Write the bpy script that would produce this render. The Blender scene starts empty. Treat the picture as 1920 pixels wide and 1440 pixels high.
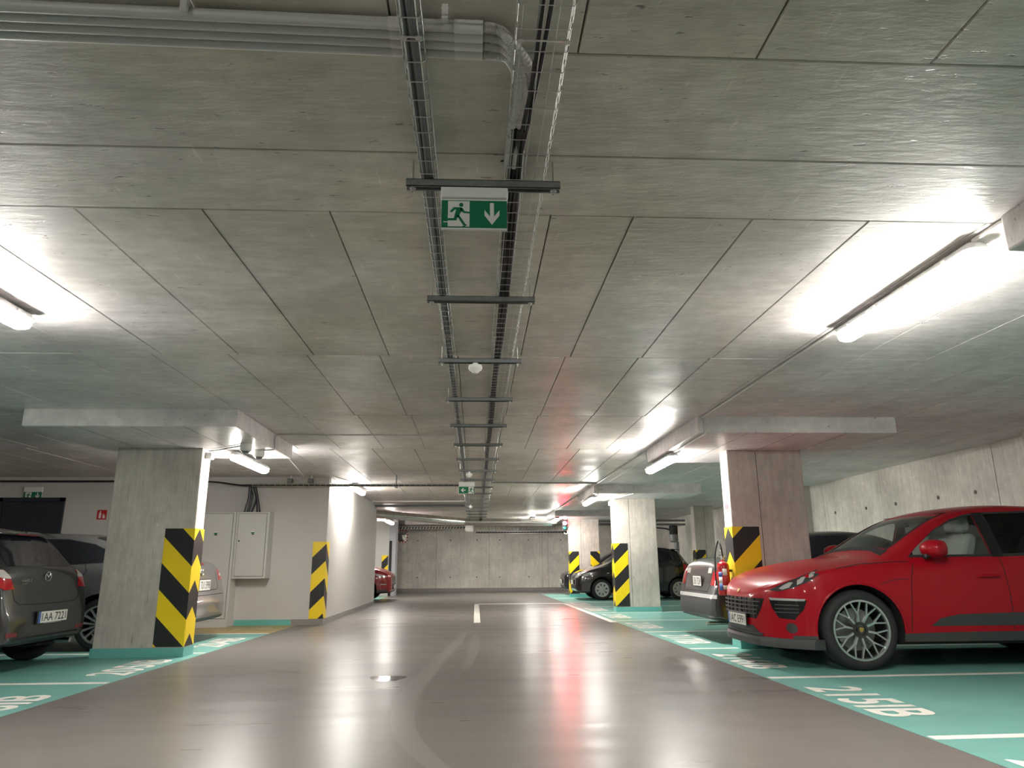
import bpy, bmesh, math, random
import numpy as np
from mathutils import Vector, Matrix
from mathutils.bvhtree import BVHTree

S = bpy.context.scene
C = S.collection
random.seed(7)

# ------------------------------------------------------------------ camera
cam_d = bpy.data.cameras.new('camera')
cam_d.sensor_width = 36.0
cam_d.lens = 1331.0 * 36.0 / 1920.0
cam_d.clip_start = 0.05
cam = bpy.data.objects.new('camera', cam_d)
C.objects.link(cam)
R_ = np.array([[0.9987559755, 0.0059305631, 0.0495109053],
               [-0.0494393809, 0.2471969046, 0.9677031766],
               [-0.0064999178, -0.9689471187, 0.2471825890]])
cam.matrix_world = Matrix(((R_[0, 0], -R_[0, 1], -R_[0, 2], 0.0),
                           (R_[1, 0], -R_[1, 1], -R_[1, 2], 0.0),
                           (R_[2, 0], -R_[2, 1], -R_[2, 2], 1.0),
                           (0, 0, 0, 1)))
S.camera = cam

# ------------------------------------------------------------------ world, exposure
world = bpy.data.worlds.new('world')
S.world = world
world.use_nodes = True
world.node_tree.nodes['Background'].inputs[0].default_value = (0.55, 0.58, 0.62, 1)
world.node_tree.nodes['Background'].inputs[1].default_value = 0.0
S.view_settings.view_transform = 'Standard'
S.view_settings.look = 'None'
S.view_settings.gamma = 1.0
S.view_settings.use_curve_mapping = False
S.view_settings.exposure = 2.25
LAMP = 34.0           # radiance of a tube diffuser

# ------------------------------------------------------------------ helpers
def sm(a, b, t): return a + (b - a) * t

class MB:
    """collects shapes (world or local metres) and links them as ONE mesh object"""
    def __init__(self, root=None):
        self.v = []; self.f = []; self.off = Vector(root.location) if root is not None else Vector((0, 0, 0))
    def add(self, vs, fs):
        b = len(self.v)
        self.v += [Vector(p) for p in vs]
        self.f += [tuple(i + b for i in q) for q in fs]
        return self
    def box(self, x0, x1, y0, y1, z0, z1):
        return self.add([(x0, y0, z0), (x1, y0, z0), (x1, y1, z0), (x0, y1, z0), (x0, y0, z1), (x1, y0, z1), (x1, y1, z1), (x0, y1, z1)],
                        [(3, 2, 1, 0), (4, 5, 6, 7), (0, 1, 5, 4), (1, 2, 6, 5), (2, 3, 7, 6), (3, 0, 4, 7)])
    def tube(self, pts, r, n=8, cap=True):
        pts = [Vector(p) for p in pts]
        rr = r if isinstance(r, (list, tuple)) else [r] * len(pts)
        t0 = (pts[1] - pts[0]).normalized()
        a = Vector((0, 0, 1)) if abs(t0.z) < 0.9 else Vector((1, 0, 0))
        u = t0.cross(a).normalized()
        vs = []; fs = []
        for i, p in enumerate(pts):
            if i == 0: t = t0
            elif i == len(pts) - 1: t = (pts[i] - pts[i - 1]).normalized()
            else: t = ((pts[i + 1] - pts[i]).normalized() + (pts[i] - pts[i - 1]).normalized()).normalized()
            u = (u - t * u.dot(t)).normalized(); w = t.cross(u)
            for k in range(n):
                an = 2 * math.pi * k / n
                vs.append(p + (u * math.cos(an) + w * math.sin(an)) * rr[i])
        for i in range(len(pts) - 1):
            for k in range(n):
                fs.append((i * n + k, i * n + (k + 1) % n, (i + 1) * n + (k + 1) % n, (i + 1) * n + k))
        if cap:
            fs.append(tuple(range(n - 1, -1, -1))); fs.append(tuple((len(pts) - 1) * n + k for k in range(n)))
        return self.add(vs, fs)
    def cyl(self, p0, p1, r, n=12): return self.tube([p0, p1], r, n)
    def lathe(self, prof, c=(0, 0, 0), axis='Z', n=24, cap=True):
        """prof: list of (radius, height along axis)"""
        vs = []; fs = []
        for (r, h) in prof:
            for k in range(n):
                an = 2 * math.pi * k / n
                a, b = r * math.cos(an), r * math.sin(an)
                p = {'Z': (a, b, h), 'Y': (a, h, b), 'X': (h, a, b)}[axis]
                vs.append(Vector(p) + Vector(c))
        for i in range(len(prof) - 1):
            for k in range(n):
                q = (i * n + k, i * n + (k + 1) % n, (i + 1) * n + (k + 1) % n, (i + 1) * n + k)
                fs.append(q if axis != 'Y' else q[::-1])
        if cap:
            fs.append(tuple(range(n - 1, -1, -1))); fs.append(tuple((len(prof) - 1) * n + k for k in range(n)))
        return self.add(vs, fs)
    def prism(self, poly, plane, d0, d1):
        """poly: 2D outline in plane 'XY','XZ','YZ', extruded from d0 to d1 along the other axis"""
        n = len(poly)
        m = {'XY': lambda a, b, d: (a, b, d), 'XZ': lambda a, b, d: (a, d, b), 'YZ': lambda a, b, d: (d, a, b)}[plane]
        vs = [m(a, b, d0) for a, b in poly] + [m(a, b, d1) for a, b in poly]
        fs = [tuple(range(n - 1, -1, -1)), tuple(range(n, 2 * n))] + [(i, (i + 1) % n, n + (i + 1) % n, n + i) for i in range(n)]
        return self.add(vs, fs)
    def mesh(self, name, smooth=False, fixn=True):
        me = bpy.data.meshes.new(name)
        me.from_pydata([tuple(p - self.off) for p in self.v], [], self.f)
        if fixn:
            bm = bmesh.new(); bm.from_mesh(me)
            bmesh.ops.recalc_face_normals(bm, faces=bm.faces); bm.to_mesh(me); bm.free()
        if smooth:
            me.polygons.foreach_set('use_smooth', [True] * len(me.polygons))
            try: me.set_sharp_from_angle(angle=math.radians(38))
            except Exception: pass
        return me
    def build(self, name, mat, parent=None, smooth=False, bevel=0, kind=None):
        o = bpy.data.objects.new(name, self.mesh(name, smooth)); C.objects.link(o)
        if mat: o.data.materials.append(mat)
        if parent: o.parent = parent
        if bevel:
            b = o.modifiers.new('bevel', 'BEVEL'); b.width = bevel; b.segments = 2; b.limit_method = 'ANGLE'
        if kind: o['kind'] = kind
        return o

def thing(name, label, cat, loc=(0, 0, 0), group=None, rz=0):
    o = bpy.data.objects.new(name, None); C.objects.link(o)
    o.empty_display_size = 0.1
    o.location = loc; o.rotation_euler = (0, 0, rz)
    o['label'] = label; o['category'] = cat
    if group: o['group'] = group
    return o
def tag(o, label, cat, group=None):
    o['label'] = label; o['category'] = cat
    if group: o['group'] = group
    return o
def clone(o, parent=None):
    c = o.copy(); C.objects.link(c); c.parent = parent
    for ch in list(o.children): clone(ch, c)
    return c
def obj(name, me, mat=None, parent=None, loc=(0, 0, 0), kind=None):
    o = bpy.data.objects.new(name, me); C.objects.link(o); o.location = loc
    if mat and not me.materials: me.materials.append(mat)
    if parent: o.parent = parent
    if kind: o['kind'] = kind
    return o

def crom(pts, n=6, closed=False):
    """Catmull-Rom through points"""
    P = [np.array(p, float) for p in pts]; out = []
    N = len(P); rng = range(N if closed else N - 1)
    for i in rng:
        if closed: a, b, c, d = P[i - 1], P[i], P[(i + 1) % N], P[(i + 2) % N]
        else: a, b, c, d = P[max(i - 1, 0)], P[i], P[i + 1], P[min(i + 2, N - 1)]
        for k in range(n):
            t = k / n
            out.append(tuple(0.5 * (2 * b + (c - a) * t + (2 * a - 5 * b + 4 * c - d) * t * t + (3 * b - a - 3 * c + d) * t ** 3)))
    if not closed: out.append(tuple(P[-1]))
    return out

def text_mesh(txt, size=1.0, depth=0.0, sx=1.0, shear=0.0, bold=0.0):
    """flat lettering as a mesh centred on its own middle, in the XY plane"""
    cu = bpy.data.curves.new('lettering', 'FONT'); cu.body = txt; cu.size = size; cu.extrude = depth; cu.shear = shear; cu.offset = bold
    cu.align_x = 'CENTER'; cu.align_y = 'CENTER'; cu.resolution_u = 3
    o = bpy.data.objects.new('lettering', cu); C.objects.link(o)
    dg = bpy.context.evaluated_depsgraph_get(); dg.update()
    me = bpy.data.meshes.new_from_object(o.evaluated_get(dg))
    bpy.data.objects.remove(o); bpy.data.curves.remove(cu)
    xs = [v.co.x for v in me.vertices]; ys = [v.co.y for v in me.vertices]
    cx, cy = (min(xs) + max(xs)) / 2, (min(ys) + max(ys)) / 2
    for v in me.vertices: v.co.x = (v.co.x - cx) * sx; v.co.y -= cy
    me.materials.clear()
    return me
def text_fit(txt, w, h, depth=0.0005, bold=0.0):
    me = text_mesh(txt, 1.0, 0.0, bold=bold)
    xs = [v.co.x for v in me.vertices]; ys = [v.co.y for v in me.vertices]
    W = max(xs) - min(xs); H = max(ys) - min(ys)
    for v in me.vertices: v.co.x *= w / W; v.co.y *= h / H
    return me

# ------------------------------------------------------------------ materials
def nt(m): return m.node_tree.nodes, m.node_tree.links
def mat(name, col, rough=0.5, metal=0.0, spec=0.5, coat=0.0, emit=None, estr=0.0, bump=0.0, bscale=60.0, var=0.0, vscale=6.0):
    m = bpy.data.materials.new(name); m.use_nodes = True
    N, L = nt(m); b = N['Principled BSDF']
    c = tuple(col) + (1,)
    b.inputs['Base Color'].default_value = c
    b.inputs['Roughness'].default_value = rough
    b.inputs['Metallic'].default_value = metal
    b.inputs['Specular IOR Level'].default_value = spec
    b.inputs['Coat Weight'].default_value = coat
    b.inputs['Coat Roughness'].default_value = 0.04
    if emit:
        b.inputs['Emission Color'].default_value = tuple(emit) + (1,); b.inputs['Emission Strength'].default_value = estr
    if bump or var:
        g = N.new('ShaderNodeNewGeometry')
    if var:
        n1 = N.new('ShaderNodeTexNoise'); n1.inputs['Scale'].default_value = vscale; n1.inputs['Detail'].default_value = 5
        L.new(g.outputs['Position'], n1.inputs['Vector'])
        r = N.new('ShaderNodeMapRange'); r.inputs[1].default_value = 0.3; r.inputs[2].default_value = 0.7
        r.inputs[3].default_value = 1 - var; r.inputs[4].default_value = 1 + var
        L.new(n1.outputs['Fac'], r.inputs[0])
        mx = N.new('ShaderNodeVectorMath'); mx.operation = 'SCALE'; mx.inputs[0].default_value = col
        L.new(r.outputs[0], mx.inputs['Scale']); L.new(mx.outputs[0], b.inputs['Base Color'])
    if bump:
        n2 = N.new('ShaderNodeTexNoise'); n2.inputs['Scale'].default_value = bscale; n2.inputs['Detail'].default_value = 4
        L.new(g.outputs['Position'], n2.inputs['Vector'])
        bp = N.new('ShaderNodeBump'); bp.inputs['Strength'].default_value = bump; bp.inputs['Distance'].default_value = 0.01
        L.new(n2.outputs['Fac'], bp.inputs['Height']); L.new(bp.outputs[0], b.inputs['Normal'])
    return m

def concrete(name, col, streak=(1, 1, 1), rough=(0.42, 0.62), pits=0.5, tint=None, contrast=0.22, sidetone=None, spec=0.45):
    """cast concrete: cloudy tone, fine streaks along one axis, dark pits and small blemishes"""
    m = bpy.data.materials.new(name); m.use_nodes = True
    N, L = nt(m); b = N['Principled BSDF']
    g = N.new('ShaderNodeNewGeometry'); oi = N.new('ShaderNodeObjectInfo')
    def noise(scale, detail=6, vec=None, rough_=0.55, dist=0.0):
        n = N.new('ShaderNodeTexNoise'); n.inputs['Scale'].default_value = scale; n.inputs['Detail'].default_value = detail
        n.inputs['Roughness'].default_value = rough_; n.inputs['Distortion'].default_value = dist
        L.new(vec if vec else g.outputs['Position'], n.inputs['Vector']); return n.outputs['Fac']
    def mr(f, a, b_, c, d):
        r = N.new('ShaderNodeMapRange'); r.inputs[1].default_value = a; r.inputs[2].default_value = b_; r.inputs[3].default_value = c; r.inputs[4].default_value = d
        L.new(f, r.inputs[0]); return r.outputs[0]
    def mul(a, b_):
        x = N.new('ShaderNodeMath'); x.operation = 'MULTIPLY'; L.new(a, x.inputs[0])
        if isinstance(b_, float): x.inputs[1].default_value = b_
        else: L.new(b_, x.inputs[1])
        return x.outputs[0]
    mp = N.new('ShaderNodeMapping'); mp.inputs['Scale'].default_value = streak
    L.new(g.outputs['Position'], mp.inputs['Vector'])
    cloud = mr(noise(1.1, 5), 0.32, 0.68, 1 - contrast, 1 + contrast)
    fine = mr(noise(9, 8), 0.3, 0.7, 0.90, 1.08)
    st = mr(noise(7, 6, mp.outputs[0]), 0.3, 0.72, 0.86, 1.10)
    t = mul(mul(cloud, fine), st)
    # pits and trowel marks
    sp = noise(15, 3, mp.outputs[0], 0.6)
    pit = mr(sp, 0.655, 0.70, 0.0, 1.0)
    msk = mr(noise(1.7, 2), 0.36, 0.54, 0.0, 1.0)
    pit = mr(mul(pit, msk), 0.0, 1.0, 1.0, 1.0 - pits)
    t = mul(t, pit)
    # hairline scratches, running askew
    mp2 = N.new('ShaderNodeMapping'); mp2.inputs['Scale'].default_value = (9, 1.1, 3); mp2.inputs['Rotation'].default_value = (0, 0, 0.5)
    L.new(g.outputs['Position'], mp2.inputs['Vector'])
    scr = mr(noise(3.2, 2, mp2.outputs[0]), 0.69, 0.71, 1.0, 1.16)
    t = mul(t, scr)
    rv = mr(oi.outputs['Random'], 0, 1, 0.93, 1.05)
    t = mul(t, rv)
    sc = N.new('ShaderNodeVectorMath'); sc.operation = 'SCALE'; sc.inputs[0].default_value = col; L.new(t, sc.inputs['Scale'])
    out = sc.outputs[0]
    if tint:
        mx = N.new('ShaderNodeMix'); mx.data_type = 'RGBA'
        L.new(mr(noise(0.7, 3), 0.5, 0.68, 0, 0.55), mx.inputs['Factor']); L.new(out, mx.inputs['A'])
        s2 = N.new('ShaderNodeVectorMath'); s2.operation = 'SCALE'; s2.inputs[0].default_value = tint; L.new(t, s2.inputs['Scale'])
        L.new(s2.outputs[0], mx.inputs['B']); out = mx.outputs['Result']
    if sidetone:  # greyer concrete away from the middle, with bounce light offset in its colour
        sx = N.new('ShaderNodeSeparateXYZ'); L.new(g.outputs['Position'], sx.inputs[0])
        ab = N.new('ShaderNodeMath'); ab.operation = 'ABSOLUTE'; L.new(sx.outputs[0], ab.inputs[0])
        wb = N.new('ShaderNodeMath'); wb.operation = 'ADD'; L.new(ab.outputs[0], wb.inputs[0]); L.new(mr(noise(0.9, 3), 0.3, 0.7, -0.7, 0.7), wb.inputs[1])
        mx = N.new('ShaderNodeMix'); mx.data_type = 'RGBA'
        L.new(mr(wb.outputs[0], 0.8, 2.6, 0.0, 1.0), mx.inputs['Factor']); L.new(out, mx.inputs['A'])
        s3 = N.new('ShaderNodeVectorMath'); s3.operation = 'SCALE'; s3.inputs[0].default_value = sidetone; L.new(t, s3.inputs['Scale'])
        L.new(s3.outputs[0], mx.inputs['B']); out = mx.outputs['Result']
    L.new(out, b.inputs['Base Color'])
    L.new(mr(noise(2.3, 5), 0.3, 0.7, rough[0], rough[1]), b.inputs['Roughness'])
    b.inputs['Specular IOR Level'].default_value = spec
    bp = N.new('ShaderNodeBump'); bp.inputs['Strength'].default_value = 0.25; bp.inputs['Distance'].default_value = 0.012
    ad = N.new('ShaderNodeMath'); ad.operation = 'ADD'
    L.new(noise(14, 6, mp.outputs[0]), ad.inputs[0]); L.new(pit, ad.inputs[1]); L.new(ad.outputs[0], bp.inputs['Height']); L.new(bp.outputs[0], b.inputs['Normal'])
    return m

def coating(name, col, rough=(0.2, 0.4), var=0.10, bump=0.05, spec=0.4):
    """poured resin floor coating: slight cloudiness, orange-peel gloss"""
    m = bpy.data.materials.new(name); m.use_nodes = True
    N, L = nt(m); b = N['Principled BSDF']
    g = N.new('ShaderNodeNewGeometry')
    def noise(scale, detail=5, vec=None):
        n = N.new('ShaderNodeTexNoise'); n.inputs['Scale'].default_value = scale; n.inputs['Detail'].default_value = detail
        L.new(vec if vec else g.outputs['Position'], n.inputs['Vector']); return n.outputs['Fac']
    def mr(f, a, b_, c, d):
        r = N.new('ShaderNodeMapRange'); r.inputs[1].default_value = a; r.inputs[2].default_value = b_; r.inputs[3].default_value = c; r.inputs[4].default_value = d
        L.new(f, r.inputs[0]); return r.outputs[0]
    mp = N.new('ShaderNodeMapping'); mp.inputs['Scale'].default_value = (0.5, 2.4, 1); mp.inputs['Rotation'].default_value = (0, 0, 0.12)
    L.new(g.outputs['Position'], mp.inputs['Vector'])
    a = N.new('ShaderNodeMath'); a.operation = 'MULTIPLY'
    L.new(mr(noise(0.8), 0.3, 0.7, 1 - var, 1 + var), a.inputs[0]); L.new(mr(noise(2.2, 4, mp.outputs[0]), 0.3, 0.7, 1 - var * 0.7, 1 + var * 0.7), a.inputs[1])
    sc = N.new('ShaderNodeVectorMath'); sc.operation = 'SCALE'; sc.inputs[0].default_value = col; L.new(a.outputs[0], sc.inputs['Scale'])
    L.new(sc.outputs[0], b.inputs['Base Color'])
    L.new(mr(noise(1.2, 3, mp.outputs[0]), 0.3, 0.7, rough[0], rough[1]), b.inputs['Roughness'])
    b.inputs['Specular IOR Level'].default_value = spec
    bp = N.new('ShaderNodeBump'); bp.inputs['Strength'].default_value = bump; bp.inputs['Distance'].default_value = 0.004
    L.new(noise(38, 3), bp.inputs['Height']); L.new(bp.outputs[0], b.inputs['Normal'])
    return m

def hazard_mat(name, sign):
    """black and yellow diagonal print; UV = (distance from the corner, height)"""
    m = bpy.data.materials.new(name); m.use_nodes = True
    N, L = nt(m); b = N['Principled BSDF']
    uv = N.new('ShaderNodeUVMap'); uv.uv_map = 'wrap'
    sx = N.new('ShaderNodeSeparateXYZ'); L.new(uv.outputs[0], sx.inputs[0])
    k = N.new('ShaderNodeMath'); k.operation = 'MULTIPLY'; k.inputs[1].default_value = -sign; L.new(sx.outputs[0], k.inputs[0])
    a = N.new('ShaderNodeMath'); a.operation = 'ADD'; L.new(sx.outputs[1], a.inputs[0]); L.new(k.outputs[0], a.inputs[1])
    d = N.new('ShaderNodeMath'); d.operation = 'DIVIDE'; d.inputs[1].default_value = 0.60; L.new(a.outputs[0], d.inputs[0])
    f = N.new('ShaderNodeMath'); f.operation = 'FRACT'; L.new(d.outputs[0], f.inputs[0])
    c = N.new('ShaderNodeMath'); c.operation = 'GREATER_THAN'; c.inputs[1].default_value = 0.5; L.new(f.outputs[0], c.inputs[0])
    mx = N.new('ShaderNodeMix'); mx.data_type = 'RGBA'
    mx.inputs['A'].default_value = (0.014, 0.014, 0.016, 1); mx.inputs['B'].default_value = (0.92, 0.66, 0.008, 1)
    L.new(c.outputs[0], mx.inputs['Factor']); L.new(mx.outputs['Result'], b.inputs['Base Color'])
    b.inputs['Roughness'].default_value = 0.42
    return m

def glass_mat(name, tint, refl=0.9):
    m = bpy.data.materials.new(name); m.use_nodes = True
    N, L = nt(m); N.remove(N['Principled BSDF'])
    t = N.new('ShaderNodeBsdfTransparent'); t.inputs[0].default_value = tuple(tint) + (1,)
    gl = N.new('ShaderNodeBsdfGlossy'); gl.inputs['Roughness'].default_value = 0.02; gl.inputs[0].default_value = (refl, refl, refl, 1)
    lw = N.new('ShaderNodeLayerWeight'); lw.inputs[0].default_value = 0.5
    pw = N.new('ShaderNodeMath'); pw.operation = 'POWER'; pw.inputs[1].default_value = 5.0; L.new(lw.outputs['Facing'], pw.inputs[0])
    fr = N.new('ShaderNodeMapRange'); fr.inputs[3].default_value = 0.035; fr.inputs[4].default_value = 0.9; L.new(pw.outputs[0], fr.inputs[0])
    mx = N.new('ShaderNodeMixShader'); L.new(fr.outputs[0], mx.inputs[0]); L.new(t.outputs[0], mx.inputs[1]); L.new(gl.outputs[0], mx.inputs[2])
    L.new(mx.outputs[0], N['Material Output'].inputs[0])
    return m

M = {}
M['ceil'] = concrete('ceiling concrete', (0.56, 0.53, 0.455), streak=(0.6, 2.2, 1), rough=(0.32, 0.5), spec=0.30, pits=0.55, tint=(0.52, 0.475, 0.36), contrast=0.14, sidetone=(0.72, 0.675, 0.675))  # pinkish side tone cancels green light bounced off the teal floor
M['joint'] = mat('dark joint', (0.11, 0.10, 0.085), 0.9)  # dark backing colour showing in the open joints
M['pillar'] = concrete('pillar concrete', (0.55, 0.505, 0.455), streak=(3.2, 3.2, 0.35), rough=(0.5, 0.7), pits=0.38, contrast=0.16)
M['wallc'] = concrete('wall concrete', (0.64, 0.61, 0.55), streak=(3.0, 3.0, 0.22), rough=(0.55, 0.75), pits=0.35, contrast=0.2)
M['plaster'] = mat('painted plaster', (0.54, 0.52, 0.495), 0.6, bump=0.12, bscale=120, var=0.03, vscale=1.2)
M['pier'] = mat('grey paint', (0.42, 0.43, 0.45), 0.55)
M['floor'] = coating('grey resin floor', (0.165, 0.149, 0.139), rough=(0.27, 0.35), var=0.05, spec=0.13)
M['teal'] = coating('teal resin floor', (0.17, 0.40, 0.355), rough=(0.30, 0.40), var=0.06)
M['teal2'] = mat('teal skirting', (0.14, 0.44, 0.40), 0.35)
M['ochre'] = coating('ochre resin floor', (0.42, 0.30, 0.09), rough=(0.25, 0.4), var=0.08)
M['skirt'] = mat('grey skirting', (0.24, 0.225, 0.215), 0.45)
M['line'] = mat('white line paint', (0.78, 0.74, 0.68), 0.5, var=0.06, vscale=14)
M['mark'] = mat('tyre polish mark', (0.200, 0.182, 0.171), 0.34, spec=0.16)
M['haz'] = hazard_mat('hazard print rising from corner', 1.0)
M['haz2'] = hazard_mat('hazard print falling from corner', -1.0)
M['zinc'] = mat('zinc wire', (0.62, 0.62, 0.60), 0.35, 0.85)
M['steel'] = mat('galvanised steel', (0.20, 0.21, 0.21), 0.45, 0.3, var=0.12, vscale=30)
M['steel2'] = mat('bright fixing', (0.6, 0.6, 0.58), 0.3, 0.9)
M['duct'] = mat('spiral duct', (0.62, 0.61, 0.58), 0.24, 0.95, bump=0.15, bscale=25)
M['cableg'] = mat('grey cable', (0.17, 0.185, 0.19), 0.5)
M['cableg2'] = mat('light grey cable', (0.30, 0.31, 0.31), 0.5)
M['cableb'] = mat('black cable', (0.012, 0.012, 0.014), 0.45)
M['pvc'] = mat('grey conduit', (0.50, 0.50, 0.485), 0.4)
M['pvc2'] = mat('pale conduit', (0.60, 0.59, 0.56), 0.4)
M['white'] = mat('white plastic', (0.78, 0.77, 0.74), 0.4)
M['housing'] = mat('lamp housing', (0.62, 0.62, 0.61), 0.4)
M['tube'] = mat('lit diffuser', (0.9, 0.9, 0.9), 0.4, emit=(1.0, 0.965, 0.90), estr=LAMP)
M['green'] = mat('sign green', (0.0, 0.16, 0.075), 0.4)
M['signw'] = mat('sign white', (0.74, 0.73, 0.69), 0.45)
M['signred'] = mat('sign red', (0.48, 0.016, 0.016), 0.45)
M['cab'] = mat('cabinet lacquer', (0.56, 0.55, 0.525), 0.45)
M['dark'] = mat('black gap', (0.012, 0.012, 0.013), 0.7)
M['door'] = mat('navy door paint', (0.014, 0.017, 0.028), 0.4)
M['mirror'] = mat('mirror glass', (0.85, 0.9, 0.9), 0.03, 1.0)
M['redl'] = mat('red signal lens', (0.6, 0.01, 0.02), 0.3, emit=(1.0, 0.02, 0.05), estr=240.0)
M['greenl'] = mat('green signal lens', (0.02, 0.30, 0.20), 0.3)
M['extred'] = mat('extinguisher red', (0.44, 0.012, 0.014), 0.22, coat=0.5)
M['blue'] = mat('label blue', (0.06, 0.13, 0.36), 0.5)
M['cream'] = mat('label cream', (0.68, 0.63, 0.45), 0.5)

# ================================================================== STRUCTURE
ZC = 2.60            # ceiling
ZD = 2.42            # underside of the drop panels
XR = 7.15; XL = -9.5; YF = 29.0; YB = -8.0

floor = MB().box(XL - .3, XR + .3, YB - .3, YF + .3, -0.25, 0.0).build('floor', M['floor'], kind='structure')
def xr_edge(y): return 2.72 - 0.0150 * y
def xl_edge(y): return -3.40 + 0.0200 * y
MB().prism([(xr_edge(YB), YB), (XR, YB), (XR, 26.2), (xr_edge(26.2), 26.2)], 'XY', 0, 0.002).build('bay_coating', M['teal'], floor)
MB().prism([(xl_edge(YB), YB), (xl_edge(11.72), 11.72), (XL, 11.72), (XL, YB)], 'XY', 0, 0.002).build('bay_coating', M['teal'], floor)
MB().prism([(xl_edge(11.78), 11.78), (xl_edge(13.3), 13.3), (XL, 13.3), (XL, 11.78)], 'XY', 0, 0.002).build('walkway_coating', M['ochre'], floor)
MB().prism([(-2.95, 20.2), (-2.95, 25.4), (XL, 25.4), (XL, 20.2)], 'XY', 0, 0.002).build('bay_coating', M['teal'], floor)
def strip(name, a, b, w, m, z=0.0036, parent=floor):
    a = Vector((*a, 0)); b = Vector((*b, 0)); t = (b - a).normalized(); n = Vector((-t.y, t.x, 0)) * w / 2
    return MB().prism([tuple((a + n)[:2]), tuple((b + n)[:2]), tuple((b - n)[:2]), tuple((a - n)[:2])], 'XY', 0.0005, z).build(name, m, parent)
for y in (-0.1, 2.15, 4.42, 6.72, 9.02, 11.28, 13.55, 15.80, 18.05, 20.3, 22.6, 24.9):
    strip('bay_line', (xr_edge(y) + 0.02, y), (XR - 0.05, y + 0.12), 0.085, M['line'])
for y in (0.2, 2.45, 4.70, 6.98, 9.22, 11.74):
    strip('bay_line', (xl_edge(y) - 0.02, y), (XL + 0.05, y + 0.10), 0.085, M['line'])
strip('edge_line', (xr_edge(13.2) - .06, 13.2), (xr_edge(19.6) - .06, 19.6), 0.12, M['line'])
strip('edge_line', (0.03, 13.4), (0.03, 19.8), 0.12, M['line'])
strip('edge_line', (-0.03, 19.75), (2.35, 19.75), 0.28, M['line'])

def floor_number(txt, x0, x1, y0, y1, rz):
    """x0..x1 = glyph height across the bay, y0..y1 = run of the text along the aisle"""
    me = text_fit(txt, abs(y1 - y0), abs(x1 - x0), bold=0.022)
    o = obj('bay_number', me, M['line'], floor, ((x0 + x1) / 2, (y0 + y1) / 2, 0.0040)); o.rotation_euler = (0, 0, rz)
    return o
H_ = -math.pi / 2
for k, t in enumerate(('214IB', '215IB', '216IB', '217IB', '218IB', '219IB', '220IB', '221IB')):
    yc = 3.33 + 2.275 * k
    e = xr_edge(yc)
    floor_number(t, e + 0.08, e + 0.52, yc - 0.60, yc + 0.60, H_)
for k, t in enumerate(('206IB', '205IB', '204IB')):
    yc = (5.78, 8.02, 10.45)[k]
    e = xl_edge(yc)
    floor_number(t, e - 0.50, e - 0.09, yc - 0.60, yc + 0.60, -H_)

# polished tyre marks and a wet spot on the resin
def ribbon(name, pts, w, m, z):
    pts = crom(pts, 8); vs = []; fs = []
    for i, p in enumerate(pts):
        a = np.array(pts[max(i - 1, 0)]); b = np.array(pts[min(i + 1, len(pts) - 1)]); t = (b - a) / np.linalg.norm(b - a); n = np.array((-t[1], t[0]))
        ww = w * (0.35 + 0.65 * math.sin(math.pi * (i + 0.6) / (len(pts) + 0.2)))
        vs += [(*(np.array(p) + n * ww / 2), z), (*(np.array(p) - n * ww / 2), z)]
    for i in range(len(pts) - 1): fs.append((2 * i, 2 * i + 1, 2 * i + 3, 2 * i + 2))
    return MB().add(vs, fs).build(name, m, floor)
ribbon('tyre_mark', [(-0.10, 12.9), (-0.22, 10.4), (-0.40, 8.0), (-0.52, 6.2), (-0.46, 5.0), (-0.22, 4.1), (0.1, 3.5)], 0.17, M['mark'], 0.0007)
ribbon('tyre_mark', [(0.02, 11.6), (-0.02, 9.4), (-0.1, 7.4)], 0.13, M['mark'], 0.0008)
ribbon('tyre_mark', [(-1.6, 12.4), (-0.8, 11.6), (0.3, 11.0)], 0.12, M['mark'], 0.0009)
M['wet'] = mat('wet sheen', (0.155, 0.14, 0.13), 0.06)
pud = [(-0.80 + 0.15 * math.cos(a) * (1 + .25 * math.sin(3 * a)), 7.02 + 0.20 * math.sin(a) * (1 + .3 * math.cos(2 * a))) for a in np.linspace(0, 2 * math.pi, 22, endpoint=False)]
MB().prism(pud, 'XY', 0.0004, 0.0012).build('wet_spot', M['wet'], floor)

# ---- ceiling: slab with joints, formwork panel faces as separate pieces
ceiling = MB().box(XL - .3, XR + .3, YB - .3, YF + .3, ZC + 0.012, ZC + 0.30).build('ceiling', M['joint'], kind='structure')
GAP = 0.0026
_pm = {}
def ceil_panel(x0, x1, y0, y1):
    w, d = round(x1 - x0, 3), round(y1 - y0, 3)
    if (w, d) not in _pm:
        m = MB(); g = GAP; e = 0.004; hx, hy = w / 2 - g, d / 2 - g
        m.add([(-hx, -hy, .014), (hx, -hy, .014), (hx, hy, .014), (-hx, hy, .014), (-hx, -hy, e), (hx, -hy, e), (hx, hy, e), (-hx, hy, e),
               (-hx + e, -hy + e, 0), (hx - e, -hy + e, 0), (hx - e, hy - e, 0), (-hx + e, hy - e, 0)],
              [(0, 1, 2, 3), (4, 5, 1, 0), (5, 6, 2, 1), (6, 7, 3, 2), (7, 4, 0, 3), (8, 9, 5, 4), (9, 10, 6, 5), (10, 11, 7, 6), (11, 8, 4, 7), (11, 10, 9, 8)])
        _pm[(w, d)] = m.mesh('panel')
    obj('panel', _pm[(w, d)], M['ceil'], ceiling, ((x0 + x1) / 2, (y0 + y1) / 2, ZC + random.uniform(-0.0012, 0.0012)))
PW = 0.588
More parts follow.
